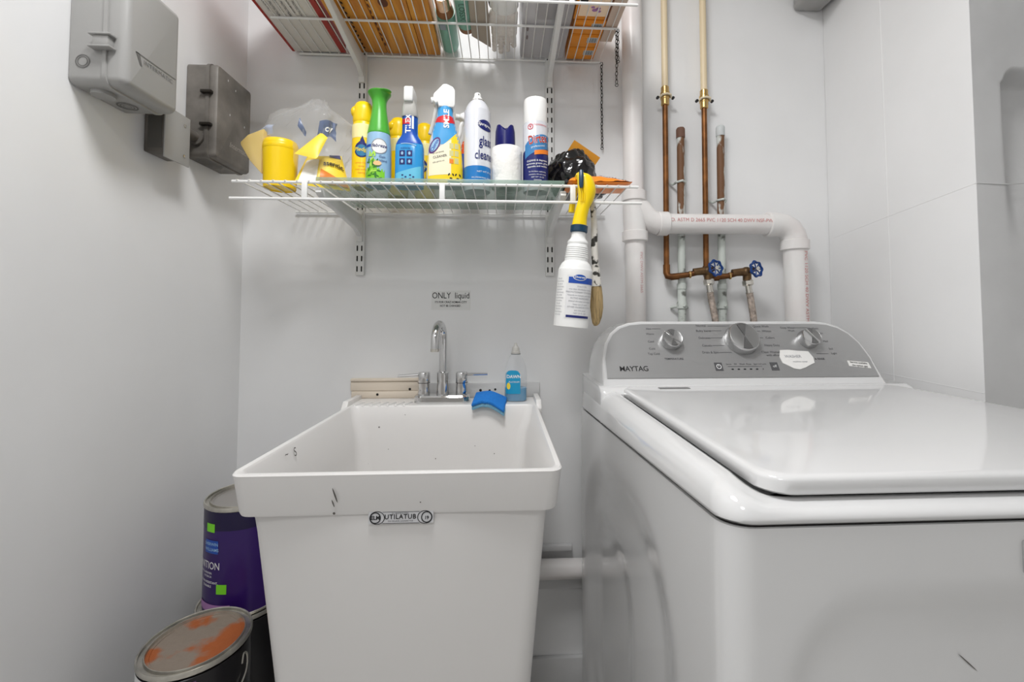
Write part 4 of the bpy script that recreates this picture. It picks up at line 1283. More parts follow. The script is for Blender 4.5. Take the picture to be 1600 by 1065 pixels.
def yellow_spray():
    lv = smooth([(0.0, 0.040, 0.022, 3.0), (0.004, 0.043, 0.024, 3.0), (0.05, 0.0425, 0.024, 3.0), (0.10, 0.037, 0.022, 2.8), (0.125, 0.030, 0.020, 2.5), (0.145, 0.024, 0.0185, 2.3), (0.165, 0.0195, 0.017, 2.1), (0.182, 0.0175, 0.016, 2.0), (0.186, 0.016, 0.015, 2.0)], 3)
    t = thing('spray_bottle', 'pale blue and yellow spray bottle with white trigger head pointing left', 'spray bottle', (-0.139, -0.225, Z0), R(8))
    part('bottle_body', oval_loft(lv), mat('pale_lilac_plastic', (206, 206, 214), 0.25), t)
    pr = oval_prof(lv)
    part('blue_shoulder', band(pr, -0.029, 0.041, lambda s: 0.092 + 0.5 * max(s, -0.02) * 0.2, 0.145, 0.0004, 20, 12), mat('mid_blue_print', (66, 156, 214), 0.3), t)
    part('blue_neck', band(pr, -0.020, 0.026, 0.143, 0.183, 0.0006, 14, 12), mat('mid_blue_print', (66, 156, 214), 0.3), t)
    part('red_band', band(pr, -0.024, 0.027, lambda s: 0.141 + 0.15 * abs(s), lambda s: 0.162 - 0.25 * abs(s - 0.004), 0.0009, 16, 6), RED, t)
    part('band_lettering', text_on(pr, 'SMILE', 0.003, 0.152, 0.018, 0.0014, rot=PI / 2, bold=0.03), WHT, t)
    part('yellow_label', band(pr, -0.0405, 0.0418, 0.003, lambda s: 0.068 + 0.9 * (s + 0.04) * (0.6 + 6 * max(0, s + 0.02)), 0.0008, 24, 12), mat('label_yellow', (250, 214, 40), 0.35), t)
    part('white_fade', band(pr, -0.038, 0.014, lambda s: 0.022 + 0.1 * s, lambda s: 0.066 + 0.7 * (s + 0.04), 0.0011, 16, 8), mat('cream_print', (244, 236, 206), 0.4), t)
    lg = part('logo', disc(pr, -0.0245, 0.088, 0.0105, 0.021, 0.0013, 24, 3, rot=R(-28)), mat('logo_purple', (86, 40, 110), 0.4), t, label='slanted oval logo')
    part('logo_inner', disc(pr, -0.0245, 0.088, 0.0075, 0.0165, 0.0017, 24, 3, rot=R(-28)), SKYB, lg)
    part('lettering', text_on(pr, 'Clorox', -0.0245, 0.088, 0.0105, 0.0021, rot=R(62), bold=0.02), BLUEL, lg)
    part('lettering', text_on(pr, 'CLEANER', -0.012, 0.0625, 0.0078, 0.0016, rot=R(12), bold=0.01, g=text_on(pr, 'all purpose', -0.016, 0.072, 0.006, 0.0016, rot=R(14), g=text_on(pr, 'kills germs on', -0.015, 0.051, 0.005, 0.0016, rot=R(14)))), INKG, t)
    g = G()
    for i in range(3):
        band(pr, 0.010, 0.0195, 0.048 + i * 0.017, 0.061 + i * 0.017, 0.0012, 3, 3, g=g)
        band(pr, 0.022, 0.0315, 0.048 + i * 0.017, 0.061 + i * 0.017, 0.0012, 3, 3, g=g)
    part('picture_panel', g, mat('grey_yellow_print', (206, 200, 140), 0.5), t)
    part('orange_panel', band(pr, 0.010, 0.0195, 0.048, 0.058, 0.0016, 3, 3), ORANGE, t)
    g = G()
    for sx in (0.014, 0.030):
        for k in range(3):
            a = 2 * PI * k / 3 + 0.5
            disc(pr, sx + 0.0055 * math.cos(a), 0.020 + 0.0055 * math.sin(a), 0.0036, 0.0018, 0.0012, 8, 1, rot=a + PI / 2, g=g)
    band(pr, 0.006, 0.036, 0.004, 0.0095, 0.0012, 6, 2, g=g)
    part('recycling_print', g, INK, t)
    t.scale = (1, 1, 1.05)
    hp = [(0.019, 0.0), (0.0225, 0.006), (0.0225, 0.040), (0.017, 0.048), (0.002, 0.0535), (-0.006, 0.052), (-0.028, 0.028), (-0.0295, 0.012), (-0.022, 0.006), (-0.018, 0.010), (-0.016, 0.0)]
    hd_ = part('sprayer_head', G().prism([(a, b + 0.181) for a, b in hp], lambda a, b, d: (a, d, b), -0.016, 0.016), WHT, t, bevel=0.004, seg=3)
    part('nozzle', G().tube([(-0.026, 0, 0.200), (-0.034, 0, 0.199)], 0.0075, 14), WHT, hd_)
    part('trigger', G().tube(smooth([(-0.020, 0, 0.190), (-0.024, -0.002, 0.172), (-0.029, -0.004, 0.145), (-0.036, -0.006, 0.118)], 3), 0.0045, 8), WHTT, hd_)


yellow_spray()

# second sprayer, half hidden
lv = smooth([(0.0, 0.036, 0.02, 2.8), (0.004, 0.038, 0.022, 2.8), (0.09, 0.036, 0.021, 2.6), (0.13, 0.026, 0.018, 2.3), (0.165, 0.017, 0.015, 2.0), (0.18, 0.0155, 0.0145, 2.0)], 3)
t = thing('spray_bottle', 'white trigger spray bottle with orange label, hidden behind the glass cleaner can', 'spray bottle', (-0.088, -0.115, Z0), R(15))
part('bottle_body', oval_loft(lv), WHTT, t)
pr = oval_prof(lv)
part('orange_label', band(pr, -0.034, 0.034, 0.08, 0.152, 0.0006, 16, 10), mat('red_orange_print', (232, 92, 40), 0.4), t)
part('blue_label', band(pr, -0.034, 0.034, 0.05, 0.115, 0.0010, 16, 10), BLUEL, t)
trigger_head(t, 0.186, WHT, WHT, 0.95)

# glass cleaner can
SB = smooth([(0.0300, 0.0), (0.0322, 0.002), (0.0322, 0.19), (0.0318, 0.196), (0.0290, 0.212), (0.0235, 0.226), (0.0165, 0.2355), (0.0155, 0.2365)], 3)
t = aerosol('glass_cleaner_can', 'tall white glass cleaner can with blue base and domed top', (-0.0615, -0.222, Z0), SB, SILV, R(18))
t.scale = (1, 1, 0.895)
part('valve_ring', G().lathe([(0.0165, 0.235), (0.0165, 0.238), (0.012, 0.2395), (0.003, 0.2395)], 24), NICKEL, t)
nz_ = part('nozzle', G().lathe(smooth([(0.0135, 0.238), (0.0128, 0.242), (0.0088, 0.250), (0.0082, 0.256), (0.006, 0.260), (0.0004, 0.2605)], 3), 20), WHT, t)
part('nozzle_hole', disc(flat((0, -0.0084, 0.2535), (1, 0, 0), (0, 0.12, 1), (0, -1, 0)), 0, 0, 0.0016, 0.0016, 0.0008, 10, 1), INK, nz_)
pr = cyl_prof(can_tab(SB), 0.0322)
part('blue_base', band(pr, -0.1, 0.1, 0.002, 0.050, 0.0003, 60, 3), SBLUE, t)
lg = part('logo', disc(pr, 0.014, 0.160, 0.0215, 0.0145, 0.0006, 28, 4, rot=R(-8)), NAVY, t, label='dark blue oval logo')
part('lettering', text_on(pr, 'Sprayway', 0.014, 0.160, 0.0115, 0.0012, rot=R(-8), bold=0.015, shear=0.2), WHT, lg)
g = text_on(pr, 'glass', 0.014, 0.116, 0.036, 0.0009, bold=0.012, stretch=0.55)
text_on(pr, 'cleaner', 0.013, 0.078, 0.034, 0.0009, bold=0.012, stretch=0.55, g=g)
part('product_lettering', g, NAVY, t)
g = text_on(pr, 'NET WT 19 OZ', 0.012, 0.034, 0.0062, 0.0009)
text_on(pr, 'PROFESSIONAL STRENGTH', 0.010, 0.018, 0.0052, 0.0009, g=g)
part('small_print', g, WHT, t)

# navy capped can behind the tissue roll
NB = [(0.024, 0.0), (0.0262, 0.003), (0.0262, 0.122), (0.0255, 0.125)]
t = aerosol('disinfectant_can', 'short can with navy notched cap behind the tissue roll', (0.0065, -0.13, Z0), NB, mat('pale_can', (198, 196, 198), 0.3, metal=0.3))
g = G()
n = 40
ls = []
for z in (0.120, 0.150, 0.176, 0.186):
    l = []
    for j in range(n):
        a = 2 * PI * j / n
        x, y = math.cos(a), math.sin(a)
        rad = 0.0268 if z < 0.16 else (0.0258 if z < 0.18 else 0.0225)
        top = 0.192 - 0.020 * math.exp(-(x / 0.42) ** 2)
        zz = z if z < 0.16 else min(z, top) if z < 0.18 else top
        l.append((rad * x, rad * y, zz))
    ls.append(l)
part('notched_cap', G().loops(ls), mat('navy_plastic', (22, 26, 104), 0.3), t)
pr = cyl_prof(can_tab(NB), 0.0262)
part('badge', disc(pr, -0.002, 0.112, 0.0105, 0.0105, 0.0006, g=None), RED, t)
part('badge_ring', disc(pr, -0.002, 0.112, 0.0105, 0.0105, 0.001, 24, 1, r0=0.78), WHT, t)
part('dark_print', band(pr, 0.004, 0.03, 0.09, 0.122, 0.0004), NAVY, t)

# toilet paper roll
t = thing('toilet_roll', 'white toilet paper roll standing between the spray cans', 'tissue roll', (0.0095, -0.215, Z0))
part('roll', G().lathe([(0.019, 0.0), (0.036, 0.0), (0.0372, 0.002), (0.0374, 0.095), (0.0355, 0.0985), (0.019, 0.099), (0.0185, 0.097), (0.0185, 0.002), (0.019, 0.0)], 48), TISSUE, t)
pr = cyl_prof([(0, 0.0374), (0.1, 0.0374)], 0.0374)
part('loose_sheet', band(pr, -0.036, 0.05, 0.001, lambda s: 0.010 + 0.95 * (s + 0.036), 0.0012, 20, 6), TISSUE, t)
part('core', G().lathe([(0.0184, 0.002), (0.0184, 0.0975), (0.0178, 0.0975), (0.0178, 0.002), (0.0184, 0.002)], 24), CARD, t)

# upholstery/degreaser can
DB = smooth([(0.0285, 0.0), (0.0305, 0.002), (0.0305, 0.152), (0.0300, 0.158), (0.0285, 0.166)], 3)
t = aerosol('cleaner_can', 'cleaner can with tall white cap and dark blue label beside the black bag', (0.0805, -0.218, Z0), DB, SILV, R(6))
t.scale = (1, 1, 0.96)
part('cap', G().lathe([(0.0288, 0.163), (0.0293, 0.166), (0.0286, 0.224), (0.0272, 0.2285), (0.024, 0.230), (0.0005, 0.2302)], 36), WHT, t)
pr = cyl_prof(can_tab(DB), 0.0305)
part('navy_label', band(pr, -0.09, 0.09, 0.003, lambda s: 0.098 + 0.35 * (s + 0.02), 0.0003, 48, 8), NAVY, t)
part('blue_swash', band(pr, -0.034, 0.036, lambda s: 0.088 + 0.4 * s - 4 * s * s, lambda s: 0.128 + 0.25 * s - 9 * (s - 0.006) ** 2, 0.0006, 24, 4), mat('swash_blue', (60, 128, 184), 0.35), t)
part('white_outline', text_on(pr, 'Dirtex', 0.001, 0.118, 0.031, 0.0009, rot=R(10), bold=0.035, stretch=0.58), WHT, t)
part('brand_lettering', text_on(pr, 'Dirtex', 0.001, 0.118, 0.031, 0.0014, rot=R(10), bold=0.012, stretch=0.58), mat('brick_red_print', (186, 52, 36), 0.4), t)
part('orange_band', band(pr, -0.008, 0.036, lambda s: 0.079 + 0.16 * s, lambda s: 0.090 + 0.16 * s, 0.0010, 12, 2), ORANGE, t)
g = text_on(pr, 'professional', 0.001, 0.100, 0.0072, 0.0012, rot=R(10))
part('tagline_print', g, WHT, t)
g = G()
for i, s in enumerate(('CLEANS & degreases', 'removes grease, grime', 'deposits and residue')):
    text_on(pr, s, 0.0, 0.064 - 0.0075 * i, 0.0062, 0.0010, rot=R(3), bold=0.012, g=g)
part('claims_print', g, WHT, t)
g = G()
for i, s in enumerate(('for kitchens, appliances', 'counters, tile and more', 'NET WT 18 OZ', 'DANGER')):
    text_on(pr, s, 0.0, 0.036 - 0.0072 * i, 0.0046, 0.0010, g=g)
part('small_print', g, WHT, t)
g = disc(pr, -0.018, 0.150, 0.0072, 0.0072, 0.0006, 20, 1, r0=0.78)
text_on(pr, 'v', -0.018, 0.151, 0.012, 0.0006, bold=0.03, g=g)
text_on(pr, 'PROFESSIONAL', 0.008, 0.154, 0.0052, 0.0006, g=g)
part('red_mark', g, RED, t)


# black plastic bag ----------------------------------------------------------
def lump(c, sx, sy, sz, amp, seed, n=56, m=36, ridge=0.0, zflat=None, freq=3.0):
    g = G()
    off = Vector((seed * 3.1, seed * 1.7, seed * 0.9))

    def fn(u, v):
        a, b = 2 * PI * u, PI * v
        d = Vector((math.sin(b) * math.cos(a), math.sin(b) * math.sin(a), -math.cos(b)))
        k = 1 + amp * noise.noise(d * freq + off) + ridge * (1 - abs(noise.noise(d * freq * 1.7 + off * 2)) * 2.2)
        k += 0.4 * ridge * (1 - abs(noise.noise(d * freq * 4 + off)) * 2)
        p = Vector((d.x * sx * k, d.y * sy * k, d.z * sz * k))
        z = c[2] + p.z
        if zflat is not None:
            z = max(z, zflat)
        return (c[0] + p.x, c[1] + p.y, z)
    g.grid(fn, n, m, True)
    return g


t = thing('plastic_bag', 'crumpled black plastic bag at the right end of the lower shelf', 'bag', (0.155, -0.17, Z0), world=True)
part('bag_body', lump((0.181, -0.150, Z0 + 0.052), 0.060, 0.052, 0.066, 0.18, 4, 90, 60, ridge=0.09, freq=1.7, zflat=SZ1 + ZW + 0.0115), BLACKP, t, ang=60)
part('bag_tail', lump((0.236, -0.150, Z0 + 0.020), 0.034, 0.034, 0.024, 0.3, 9, 48, 32, ridge=0.1, freq=2, zflat=SZ1 + ZW + 0.0115), BLACKP, t, ang=60)
t = thing('paper_scrap', 'orange cardboard scrap sticking up behind the black bag', 'card', (0.21, -0.12, Z0 + 0.09), world=True)
M = Matrix.Translation((0.219, -0.120, Z0 + 0.126)) @ Matrix.Rotation(R(34), 4, 'Y') @ Matrix.Rotation(R(25), 4, 'X')
part('card', G().box(-0.042, 0.042, -0.0015, 0.0015, -0.016, 0.016).xf(M), CARDO, t)
part('print', text_on(flat(tuple(M @ Vector((0, -0.0016, 0))), tuple(M.to_3x3() @ Vector((1, 0, 0))), tuple(M.to_3x3() @ Vector((0, 0, 1))), tuple(M.to_3x3() @ Vector((0, -1, 0)))), 'OPEN', 0.01, 0, 0.008, 0.0006), ORANGE, t)
# orange packet
t = thing('wipes_packet', 'shiny orange printed packet lying at the right end of the lower shelf', 'packet', (0.215, -0.22, SZ1 + ZW), world=True)


def pkt(u, v):
    x = 0.150 + 0.145 * u
    y = -0.304 + 0.096 * v
    e = math.sin(PI * min(max(u, 0.0), 1)) ** 0.5 * math.sin(PI * v) ** 0.5
    return x, y, e


bot = G()


def pk_top(u, v):
    x, y, e = pkt(u, v)
    return (x, y, SZ1 + ZW + 0.006 + 0.028 * e * (1 - 0.55 * u) + 0.003 * noise.noise(Vector((x * 60, y * 60, 2))) + 0.002)


def pk_bot(u, v):
    x, y, e = pkt(u, v)
    return (x, y, SZ1 + ZW + 0.006 - 0.0055 * e)


g = G().grid(pk_top, 30, 20).grid(pk_bot, 30, 20)
pk = part('packet_skin', g, ORBAG, t, ang=60)


def pk_prof(s, z, off):
    u, v = (s - 0.150) / 0.145, z
    p = pk_top(u, v)
    return (p[0], p[1] - off * 0.7, p[2] + off)


part('lettering', text_on(lambda s, z, off: pk_prof(s, 0.10 + z * 7, off), 'FREE   CONTROL', 0.235, 0.009, 0.016, 0.0014, bold=0.02, stretch=0.95), INK, pk)

# ---- left end: printed plastic bag with yellow packs
t = thing('yellow_tub', 'round bright yellow tub at the left end of the lower shelf', 'tub', (-0.520, -0.235, SZ1 + ZW))
part('tub_body', G().lathe(smooth([(0.033, 0.0), (0.0345, 0.002), (0.036, 0.05), (0.0375, 0.092), (0.036, 0.104), (0.03, 0.110), (0.0005, 0.111)], 3), 32), YEL, t)
part('lid_edge', G().lathe([(0.0372, 0.086), (0.0382, 0.088), (0.0378, 0.096), (0.0366, 0.099)], 32), YEL, t)
t = thing('printed_pack', 'yellow printed wipes pack with folded corner beside the yellow tub', 'pack', (-0.44, -0.2, SZ1 + ZW), world=True)
ZP = SZ1 + ZW


def pillow(pts_lo, pts_hi, thick, nu=16, nv=12, n0=0.0, seed=1):
    """soft pack between two bottom and two top corners"""
    a, b = Vector(pts_lo[0]), Vector(pts_lo[1])
    c, d = Vector(pts_hi[0]), Vector(pts_hi[1])
    nrm = (b - a).cross(c - a).normalized()

    def fn(sg):
        def q(u, v):
            p = (a * (1 - u) + b * u) * (1 - v) + (c * (1 - u) + d * u) * v
            e = (math.sin(PI * u) * math.sin(PI * v)) ** 0.6 if 0 < u < 1 and 0 < v < 1 else 0
            return tuple(p + nrm * sg * thick * e * (1 + n0 * noise.noise(p * 40 + Vector((seed, 0, 0)))))
        return q
    return G().grid(fn(1), nu, nv).grid(fn(-1), nu, nv), (lambda s, z, off: tuple(Vector(fn(1)(s, z)) + nrm * off))


g, pf = pillow([(-0.478, -0.26, ZP + 0.004), (-0.370, -0.20, ZP + 0.004)], [(-0.474, -0.20, ZP + 0.090), (-0.408, -0.16, ZP + 0.105)], 0.016, n0=0.3)
pk = part('pack_skin', g, YELP, t, ang=60)
part('brown_wedge', band(lambda s, z, off: pf(s, z, off), 0.42, 0.97, lambda s: 0.06, lambda s: 0.42 - 0.30 * (s - 0.42) / 0.55, 0.002, 12, 6), mat('amber_print', (222, 130, 40), 0.4), pk)
part('white_window', band(lambda s, z, off: pf(s, z, off), 0.06, 0.36, 0.06, lambda s: 0.74, 0.002, 10, 8), WHT, pk)
part('lettering', text_on(lambda s, z, off: pf(0.70 + s * 7.2, 0.58 + z * 10 - s * 1.0, off), 'ssentic', 0, 0, 0.024, 0.003, bold=0.025), INK, pk)
part('blue_patch', band(lambda s, z, off: pf(s, z, off), 0.62, 0.95, 0.86, 0.99, 0.002, 8, 4), NAVY, pk)
g, pf = pillow([(-0.475, -0.265, ZP + 0.072), (-0.425, -0.265, ZP + 0.060)], [(-0.428, -0.235, ZP + 0.135), (-0.413, -0.235, ZP + 0.122)], 0.006, n0=0.3, seed=5)
part('folded_corner', g, YELP, t, ang=60)
t = thing('clear_bag', 'crumpled clear plastic bag with blue print around the yellow packs', 'bag', (-0.48, -0.17, SZ1 + ZW), world=True)


def bagp(u, v):
    a = 2 * PI * u
    h = v
    prof = (0.55 + 0.55 * math.sin(PI * min(h * 0.62 + 0.16, 1))) * (1 - 0.75 * sstep(0.72, 1.0, h))
    p = Vector((math.cos(a), math.sin(a), h * 2))
    k = prof * (1 + 0.16 * noise.noise(p * 2.2) + 0.10 * (1 - 2 * abs(noise.noise(p * 4.5))))
    return Vector((-0.494 + 0.088 * k * math.cos(a) + 0.03 * h * h, -0.165 + 0.072 * k * math.sin(a), ZP + 0.004 + 0.235 * h + 0.01 * noise.noise(p * 5)))


g = G().grid(lambda u, v: tuple(bagp(u, v)), 72, 36, True)
part('film', g, CLEAR, t, ang=80)
corner = [(-0.560, -0.24, ZP + 0.112), (-0.622, -0.235, ZP + 0.108), (-0.600, -0.225, ZP + 0.075), (-0.568, -0.235, ZP + 0.030)]
g = G().loops([[(-0.552, -0.25, ZP + 0.135), (-0.545, -0.20, ZP + 0.12), (-0.552, -0.20, ZP + 0.03), (-0.556, -0.25, ZP + 0.03)],
               [(-0.590, -0.245, ZP + 0.122), (-0.588, -0.21, ZP + 0.115), (-0.582, -0.21, ZP + 0.06), (-0.584, -0.245, ZP + 0.06)],
               [(-0.616, -0.23, ZP + 0.110), (-0.616, -0.225, ZP + 0.108), (-0.614, -0.225, ZP + 0.102), (-0.614, -0.23, ZP + 0.102)]])
part('printed_corner', g, mat('pale_yellow_film', (246, 216, 130), 0.25, alpha=0.6), t, bevel=0.002)


def bag_prof(s, z, off):
    p = bagp(0.75 + s / 0.5, z)
    c = Vector((-0.487, -0.165, p.z))
    d = (p - c).normalized()
    return tuple(p + d * off)


part('blue_print', band(bag_prof, 0.040, 0.076, lambda s: 0.50, lambda s: 0.66 + 0.8 * (s - 0.04), 0.001, 10, 6), mat('slate_blue_film', (92, 108, 142), 0.3, alpha=0.85), t)
part('blue_print', band(bag_prof, 0.008, 0.022, lambda s: 0.50 + (0.02 - s) * 6, lambda s: 0.56 + (0.02 - s) * 8, 0.001, 6, 4), mat('slate_blue_film', (92, 108, 142), 0.3, alpha=0.85), t)
part('print_lettering', text_on(lambda s, z, off: bag_prof(0.060 + s, 0.60 + z * 4, off), 'oy', 0, 0, 0.018, 0.002, bold=0.02), WHT, t)
part('pale_print', band(bag_prof, -0.085, -0.035, 0.50, lambda s: 0.60, 0.001, 10, 6), mat('pale_blue_film', (188, 200, 226), 0.3, alpha=0.6), t)

# ================================================================== HANGING FROM THE LOWER SHELF
t = thing('hanging_spray_bottle', 'white spray bottle with yellow trigger head hooked over the shelf rod', 'spray bottle', (0.1455, -0.345, 1.108), rot=(0, R(5.2), 0))
HB = smooth([(0.033, 0.0), (0.0365, 0.003), (0.037, 0.01), (0.0368, 0.11), (0.0360, 0.122), (0.0310, 0.134), (0.0255, 0.140), (0.0250, 0.145), (0.0225, 0.172), (0.0215, 0.176), (0.0222, 0.182), (0.0165, 0.190), (0.0150, 0.198), (0.0150, 0.206)], 3)
part('bottle_body', G().lathe(HB, 40), WHT, t)
g = G()
for k in range(6):
    z = 0.147 + 0.0042 * k
    rk = interp(can_tab(HB), z) + 0.0002
    g.lathe([(rk, z), (rk + 0.0006, z + 0.001), (rk + 0.0006, z + 0.0022), (rk - 0.0002, z + 0.0032)], 32)
part('grip_rings', g, WHT, t)
pr = cyl_prof(can_tab(HB), 0.037)
lb = part('label_sheet', band(pr, -0.022, 0.046, 0.018, 0.108, 0.0004, 24, 4), WHITEL, t)
part('blue_stripe', band(pr, -0.018, 0.046, 0.091, 0.104, 0.0008, 20, 3), BLUEL, lb)
lg = part('logo', disc(pr, 0.005, 0.104, 0.0145, 0.0070, 0.0012), WHT, lb)
part('logo_inner', disc(pr, 0.005, 0.104, 0.0128, 0.0056, 0.0016, 24, 2), BLUEB, lg)
part('bottom_stripe', band(pr, -0.018, 0.036, 0.020, 0.025, 0.0008, 20, 2), NAVY, lb)
g = G()
for k in range(10):
    text_on(pr, ('Virex II 256', 'one step disinfectant cleaner', 'PRECAUTIONARY STATEMENTS', 'hazards to humans and animals', 'ACTIVE INGREDIENTS', 'didecyl dimethyl ammonium', 'keep out of reach', 'OTHER INGREDIENTS 99 %', 'see side panel', 'NET 32 FL OZ')[k], 0.011, 0.085 - 0.0062 * k, 0.0046, 0.0009, g=g)
part('small_print', g, GREYL, lb)
g = G()
for k in range(14):
    text_on(pr, 'first aid directions'[: 10 + (k * 5) % 9], -0.040, 0.100 - 0.0058 * k, 0.0042, 0.0006, g=g)
part('side_print', g, GREYL, lb)
part('lettering', text_on(pr, 'Diversey', 0.005, 0.104, 0.0062, 0.0021, bold=0.02), WHT, lg)
part('collar', G().lathe([(0.0165, 0.203), (0.0185, 0.205), (0.0185, 0.2175), (0.0160, 0.219)], 28), TEALC, t)
# sprayer head: a curved yellow body rising from the collar, trigger behind the rod
hd = [(0.0, 0.0, 0.217, 0.0165, 0.0145), (0.0005, 0.0, 0.235, 0.0148, 0.014), (0.004, 0.0, 0.258, 0.0148, 0.0145), (0.009, 0.0, 0.275, 0.0165, 0.0155), (0.010, 0.0, 0.295, 0.0195, 0.017), (0.007, 0.001, 0.312, 0.0190, 0.017), (0.003, 0.002, 0.326, 0.0165, 0.015), (0.001, 0.003, 0.332, 0.011, 0.010)]
ls = []
for x, y, z, rx, ry in hd:
    ls.append([(x + rx * math.cos(2 * PI * j / 28), y + ry * math.sin(2 * PI * j / 28), z) for j in range(28)])
lsm = []
for i in range(28):
    lsm.append(smooth([l[i] for l in ls], 3))
ls = [[lsm[j][k] for j in range(28)] for k in range(len(lsm[0]))]
h_ = part('sprayer_head', G().loops(ls), YSPRAY, t)
part('trigger', G().tube(smooth([(0.0, 0.004, 0.327), (-0.004, 0.028, 0.337), (-0.006, 0.058, 0.335), (-0.008, 0.066, 0.305), (-0.010, 0.068, 0.262)], 4), [0.0085] * 6 + [0.0075] * 11, 10), YSPRAY, t)
part('nozzle_tip', G().tube([(-0.008, -0.012, 0.334), (-0.0075, -0.0165, 0.322), (-0.0065, -0.0185, 0.303), (-0.0055, -0.019, 0.296)], [0.0045, 0.0052, 0.0048, 0.0035], 10), TEALC, t)
g = G()
for k in range(3):
    g.tube([(-0.010 + 0.005 * k, -0.0160, 0.300 - 0.001 * k), (-0.006 + 0.0045 * k, -0.0170, 0.285), (-0.004 + 0.004 * k, -0.0158, 0.268)], 0.0013, 6)
part('grip_ridge', g, YSPRAY, t)

t = thing('paint_brush', 'old paint brush with paint-smeared handle hanging beside the spray bottle', 'brush', (0.212, -0.318, 1.11), world=True)
part('handle', G().tube(smooth([(0.199, -0.3145, 1.392), (0.202, -0.3155, 1.37), (0.204, -0.316, 1.33), (0.204, -0.317, 1.28), (0.206, -0.318, 1.235)], 4), [0.0045] * 3 + [0.0068] * 4 + [0.0072] * 4 + [0.0075] * 6, 14), BRHAN, t)
part('hang_loop', G().tube([(0.199, -0.3145, 1.390), (0.198, -0.313, 1.400), (0.198, -0.306, 1.4065), (0.198, -0.299, 1.400), (0.199, -0.300, 1.386)], 0.0016, 6), IRON, t)
part('ferrule', G().loops([rr(0.206 - w, 0.206 + w, -0.318 - d, -0.318 + d, d * 0.8, 5, z) for z, w, d in ((1.240, 0.0085, 0.007), (1.22, 0.0105, 0.0075), (1.196, 0.0122, 0.008))]), BRHAN, t)
ls = []
for z, w, d, dx in ((1.199, 0.0115, 0.0076, 0), (1.175, 0.0135, 0.0085, 0.001), (1.15, 0.0142, 0.0088, 0.001), (1.13, 0.0118, 0.0075, 0.0005), (1.115, 0.0075, 0.005, -0.001), (1.110, 0.003, 0.002, -0.002)):
    ls.append([(0.207 + dx + (w + 0.0012 * math.sin(j * 2.7)) * math.cos(2 * PI * j / 30), -0.318 + d * math.sin(2 * PI * j / 30), z + 0.001 * math.sin(j * 1.9)) for j in range(30)])
part('bristles', G().loops(ls), BRIST, t, ang=60)

# ================================================================== THINGS ON THE UPPER SHELF
ZU = SZ2 + ZW
t = thing('flat_carton', 'large flat white carton with red edges at the left end of the upper shelf', 'box', (-0.535, -0.16, ZU), world=True)
part('carton', G().box(-0.604, -0.468, -0.32, -0.012, ZU, ZU + 0.13), BOXW, t, bevel=0.001)
part('red_edge', G().box(-0.6052, -0.598, -0.3205, -0.0115, ZU - 0.0006, ZU + 0.131), DRED, t)
part('red_side', G().box(-0.4685, -0.455, -0.3205, -0.0115, ZU - 0.0004, ZU + 0.131), DRED, t)
UN = flat((0, 0, ZU), (0, 1, 0), (1, 0, 0), (0, 0, -1))
g = G()
for k in range(6):
    text_on(UN, 'FLOOR PROTECTION SHEET'[: 9 + (k * 7) % 13], -0.205, -0.58 + k * 0.014, 0.009, 0.0008, g=g)
part('lettering', g, INKG, t)
bx = [(-0.440, -0.398), (-0.3965, -0.335), (-0.3335, -0.272), (-0.2705, -0.235), (-0.2335, -0.182)]
wl = ('leftmost amber pine board on the upper shelf, by the bracket', 'second amber pine board from the white carton, with flecked edge', 'wide amber pine board with a dark round knot', 'narrow amber pine board right of the knotted one', 'narrow amber pine board beside the teal tube')
for (a, b), lab, dz in zip(bx, wl, (0.0, 0.004, 0.001, 0.003, 0.0)):
    t = thing('pine_board', lab, 'board', ((a + b) / 2, -0.16, ZU), group='pine boards on the upper shelf', world=True)
    part('plank', G().box(a, b, -0.318, -0.014, ZU + dz * 0.3, ZU + 0.05 + dz), WOOD, t, bevel=0.0015)
    UW = flat((0, 0, ZU + dz * 0.3), (0, 1, 0), (1, 0, 0), (0, 0, -1))
    if 'knot' in lab and 'round' in lab:
        part('knot', disc(UW, -0.225, -0.292, 0.016, 0.012, 0.0006, 20, 2), WOODD, t)
    if 'flecked' in lab:
        g = G()
        random.seed(11)
        for k in range(15):
            y = -0.29 + k * 0.018
            disc(UW, y, -0.3935 + random.uniform(-0.001, 0.001), 0.0052, 0.0022, 0.0006, 10, 1, rot=random.uniform(-.4, .4), g=g)
        part('edge_fleck', g, INK, t)
    if 'wide' in lab:
        g = G()
        for k in range(12):
            y = -0.30 + k * 0.022
            disc(UW, y, -0.331 + random.uniform(-0.001, 0.001), 0.008, 0.0024, 0.0006, 10, 1, rot=random.uniform(-.3, .3), g=g)
        part('dark_grain', g, WOODD, t)
# teal tubes
t = thing('teal_tube', 'teal plastic tube with shiny copper cap lying beside the boards', 'tube', (-0.153, -0.12, ZU), world=True)
part('tube_body', G().tube([(-0.150, -0.165, ZU + 0.0262), (-0.152, -0.10, ZU + 0.0272), (-0.153, -0.03, ZU + 0.0262), (-0.153, -0.018, ZU + 0.024)], [0.0252, 0.0265, 0.0258, 0.023], 28), TEAL, t)
part('brown_band', G().tube([(-0.151, -0.192, ZU + 0.024), (-0.150, -0.163, ZU + 0.026)], [0.0195, 0.0235], 24), BROWNP, t)
part('cap', G().tube([(-0.152, -0.232, ZU + 0.020), (-0.152, -0.230, ZU + 0.020), (-0.151, -0.19, ZU + 0.022)], [0.0165, 0.018, 0.0185], 24), COPC, t)
part('barcode', band(flat((0, 0, ZU - 0.0012), (1, 0, 0), (0, 1, 0), (0, 0, -1)), -0.166, -0.150, -0.152, -0.130, 0.0003, 2, 2), BARC, t)
t = thing('teal_tube', 'second teal tube with dark lettering and brown end ring', 'tube', (-0.095, -0.18, ZU), world=True)
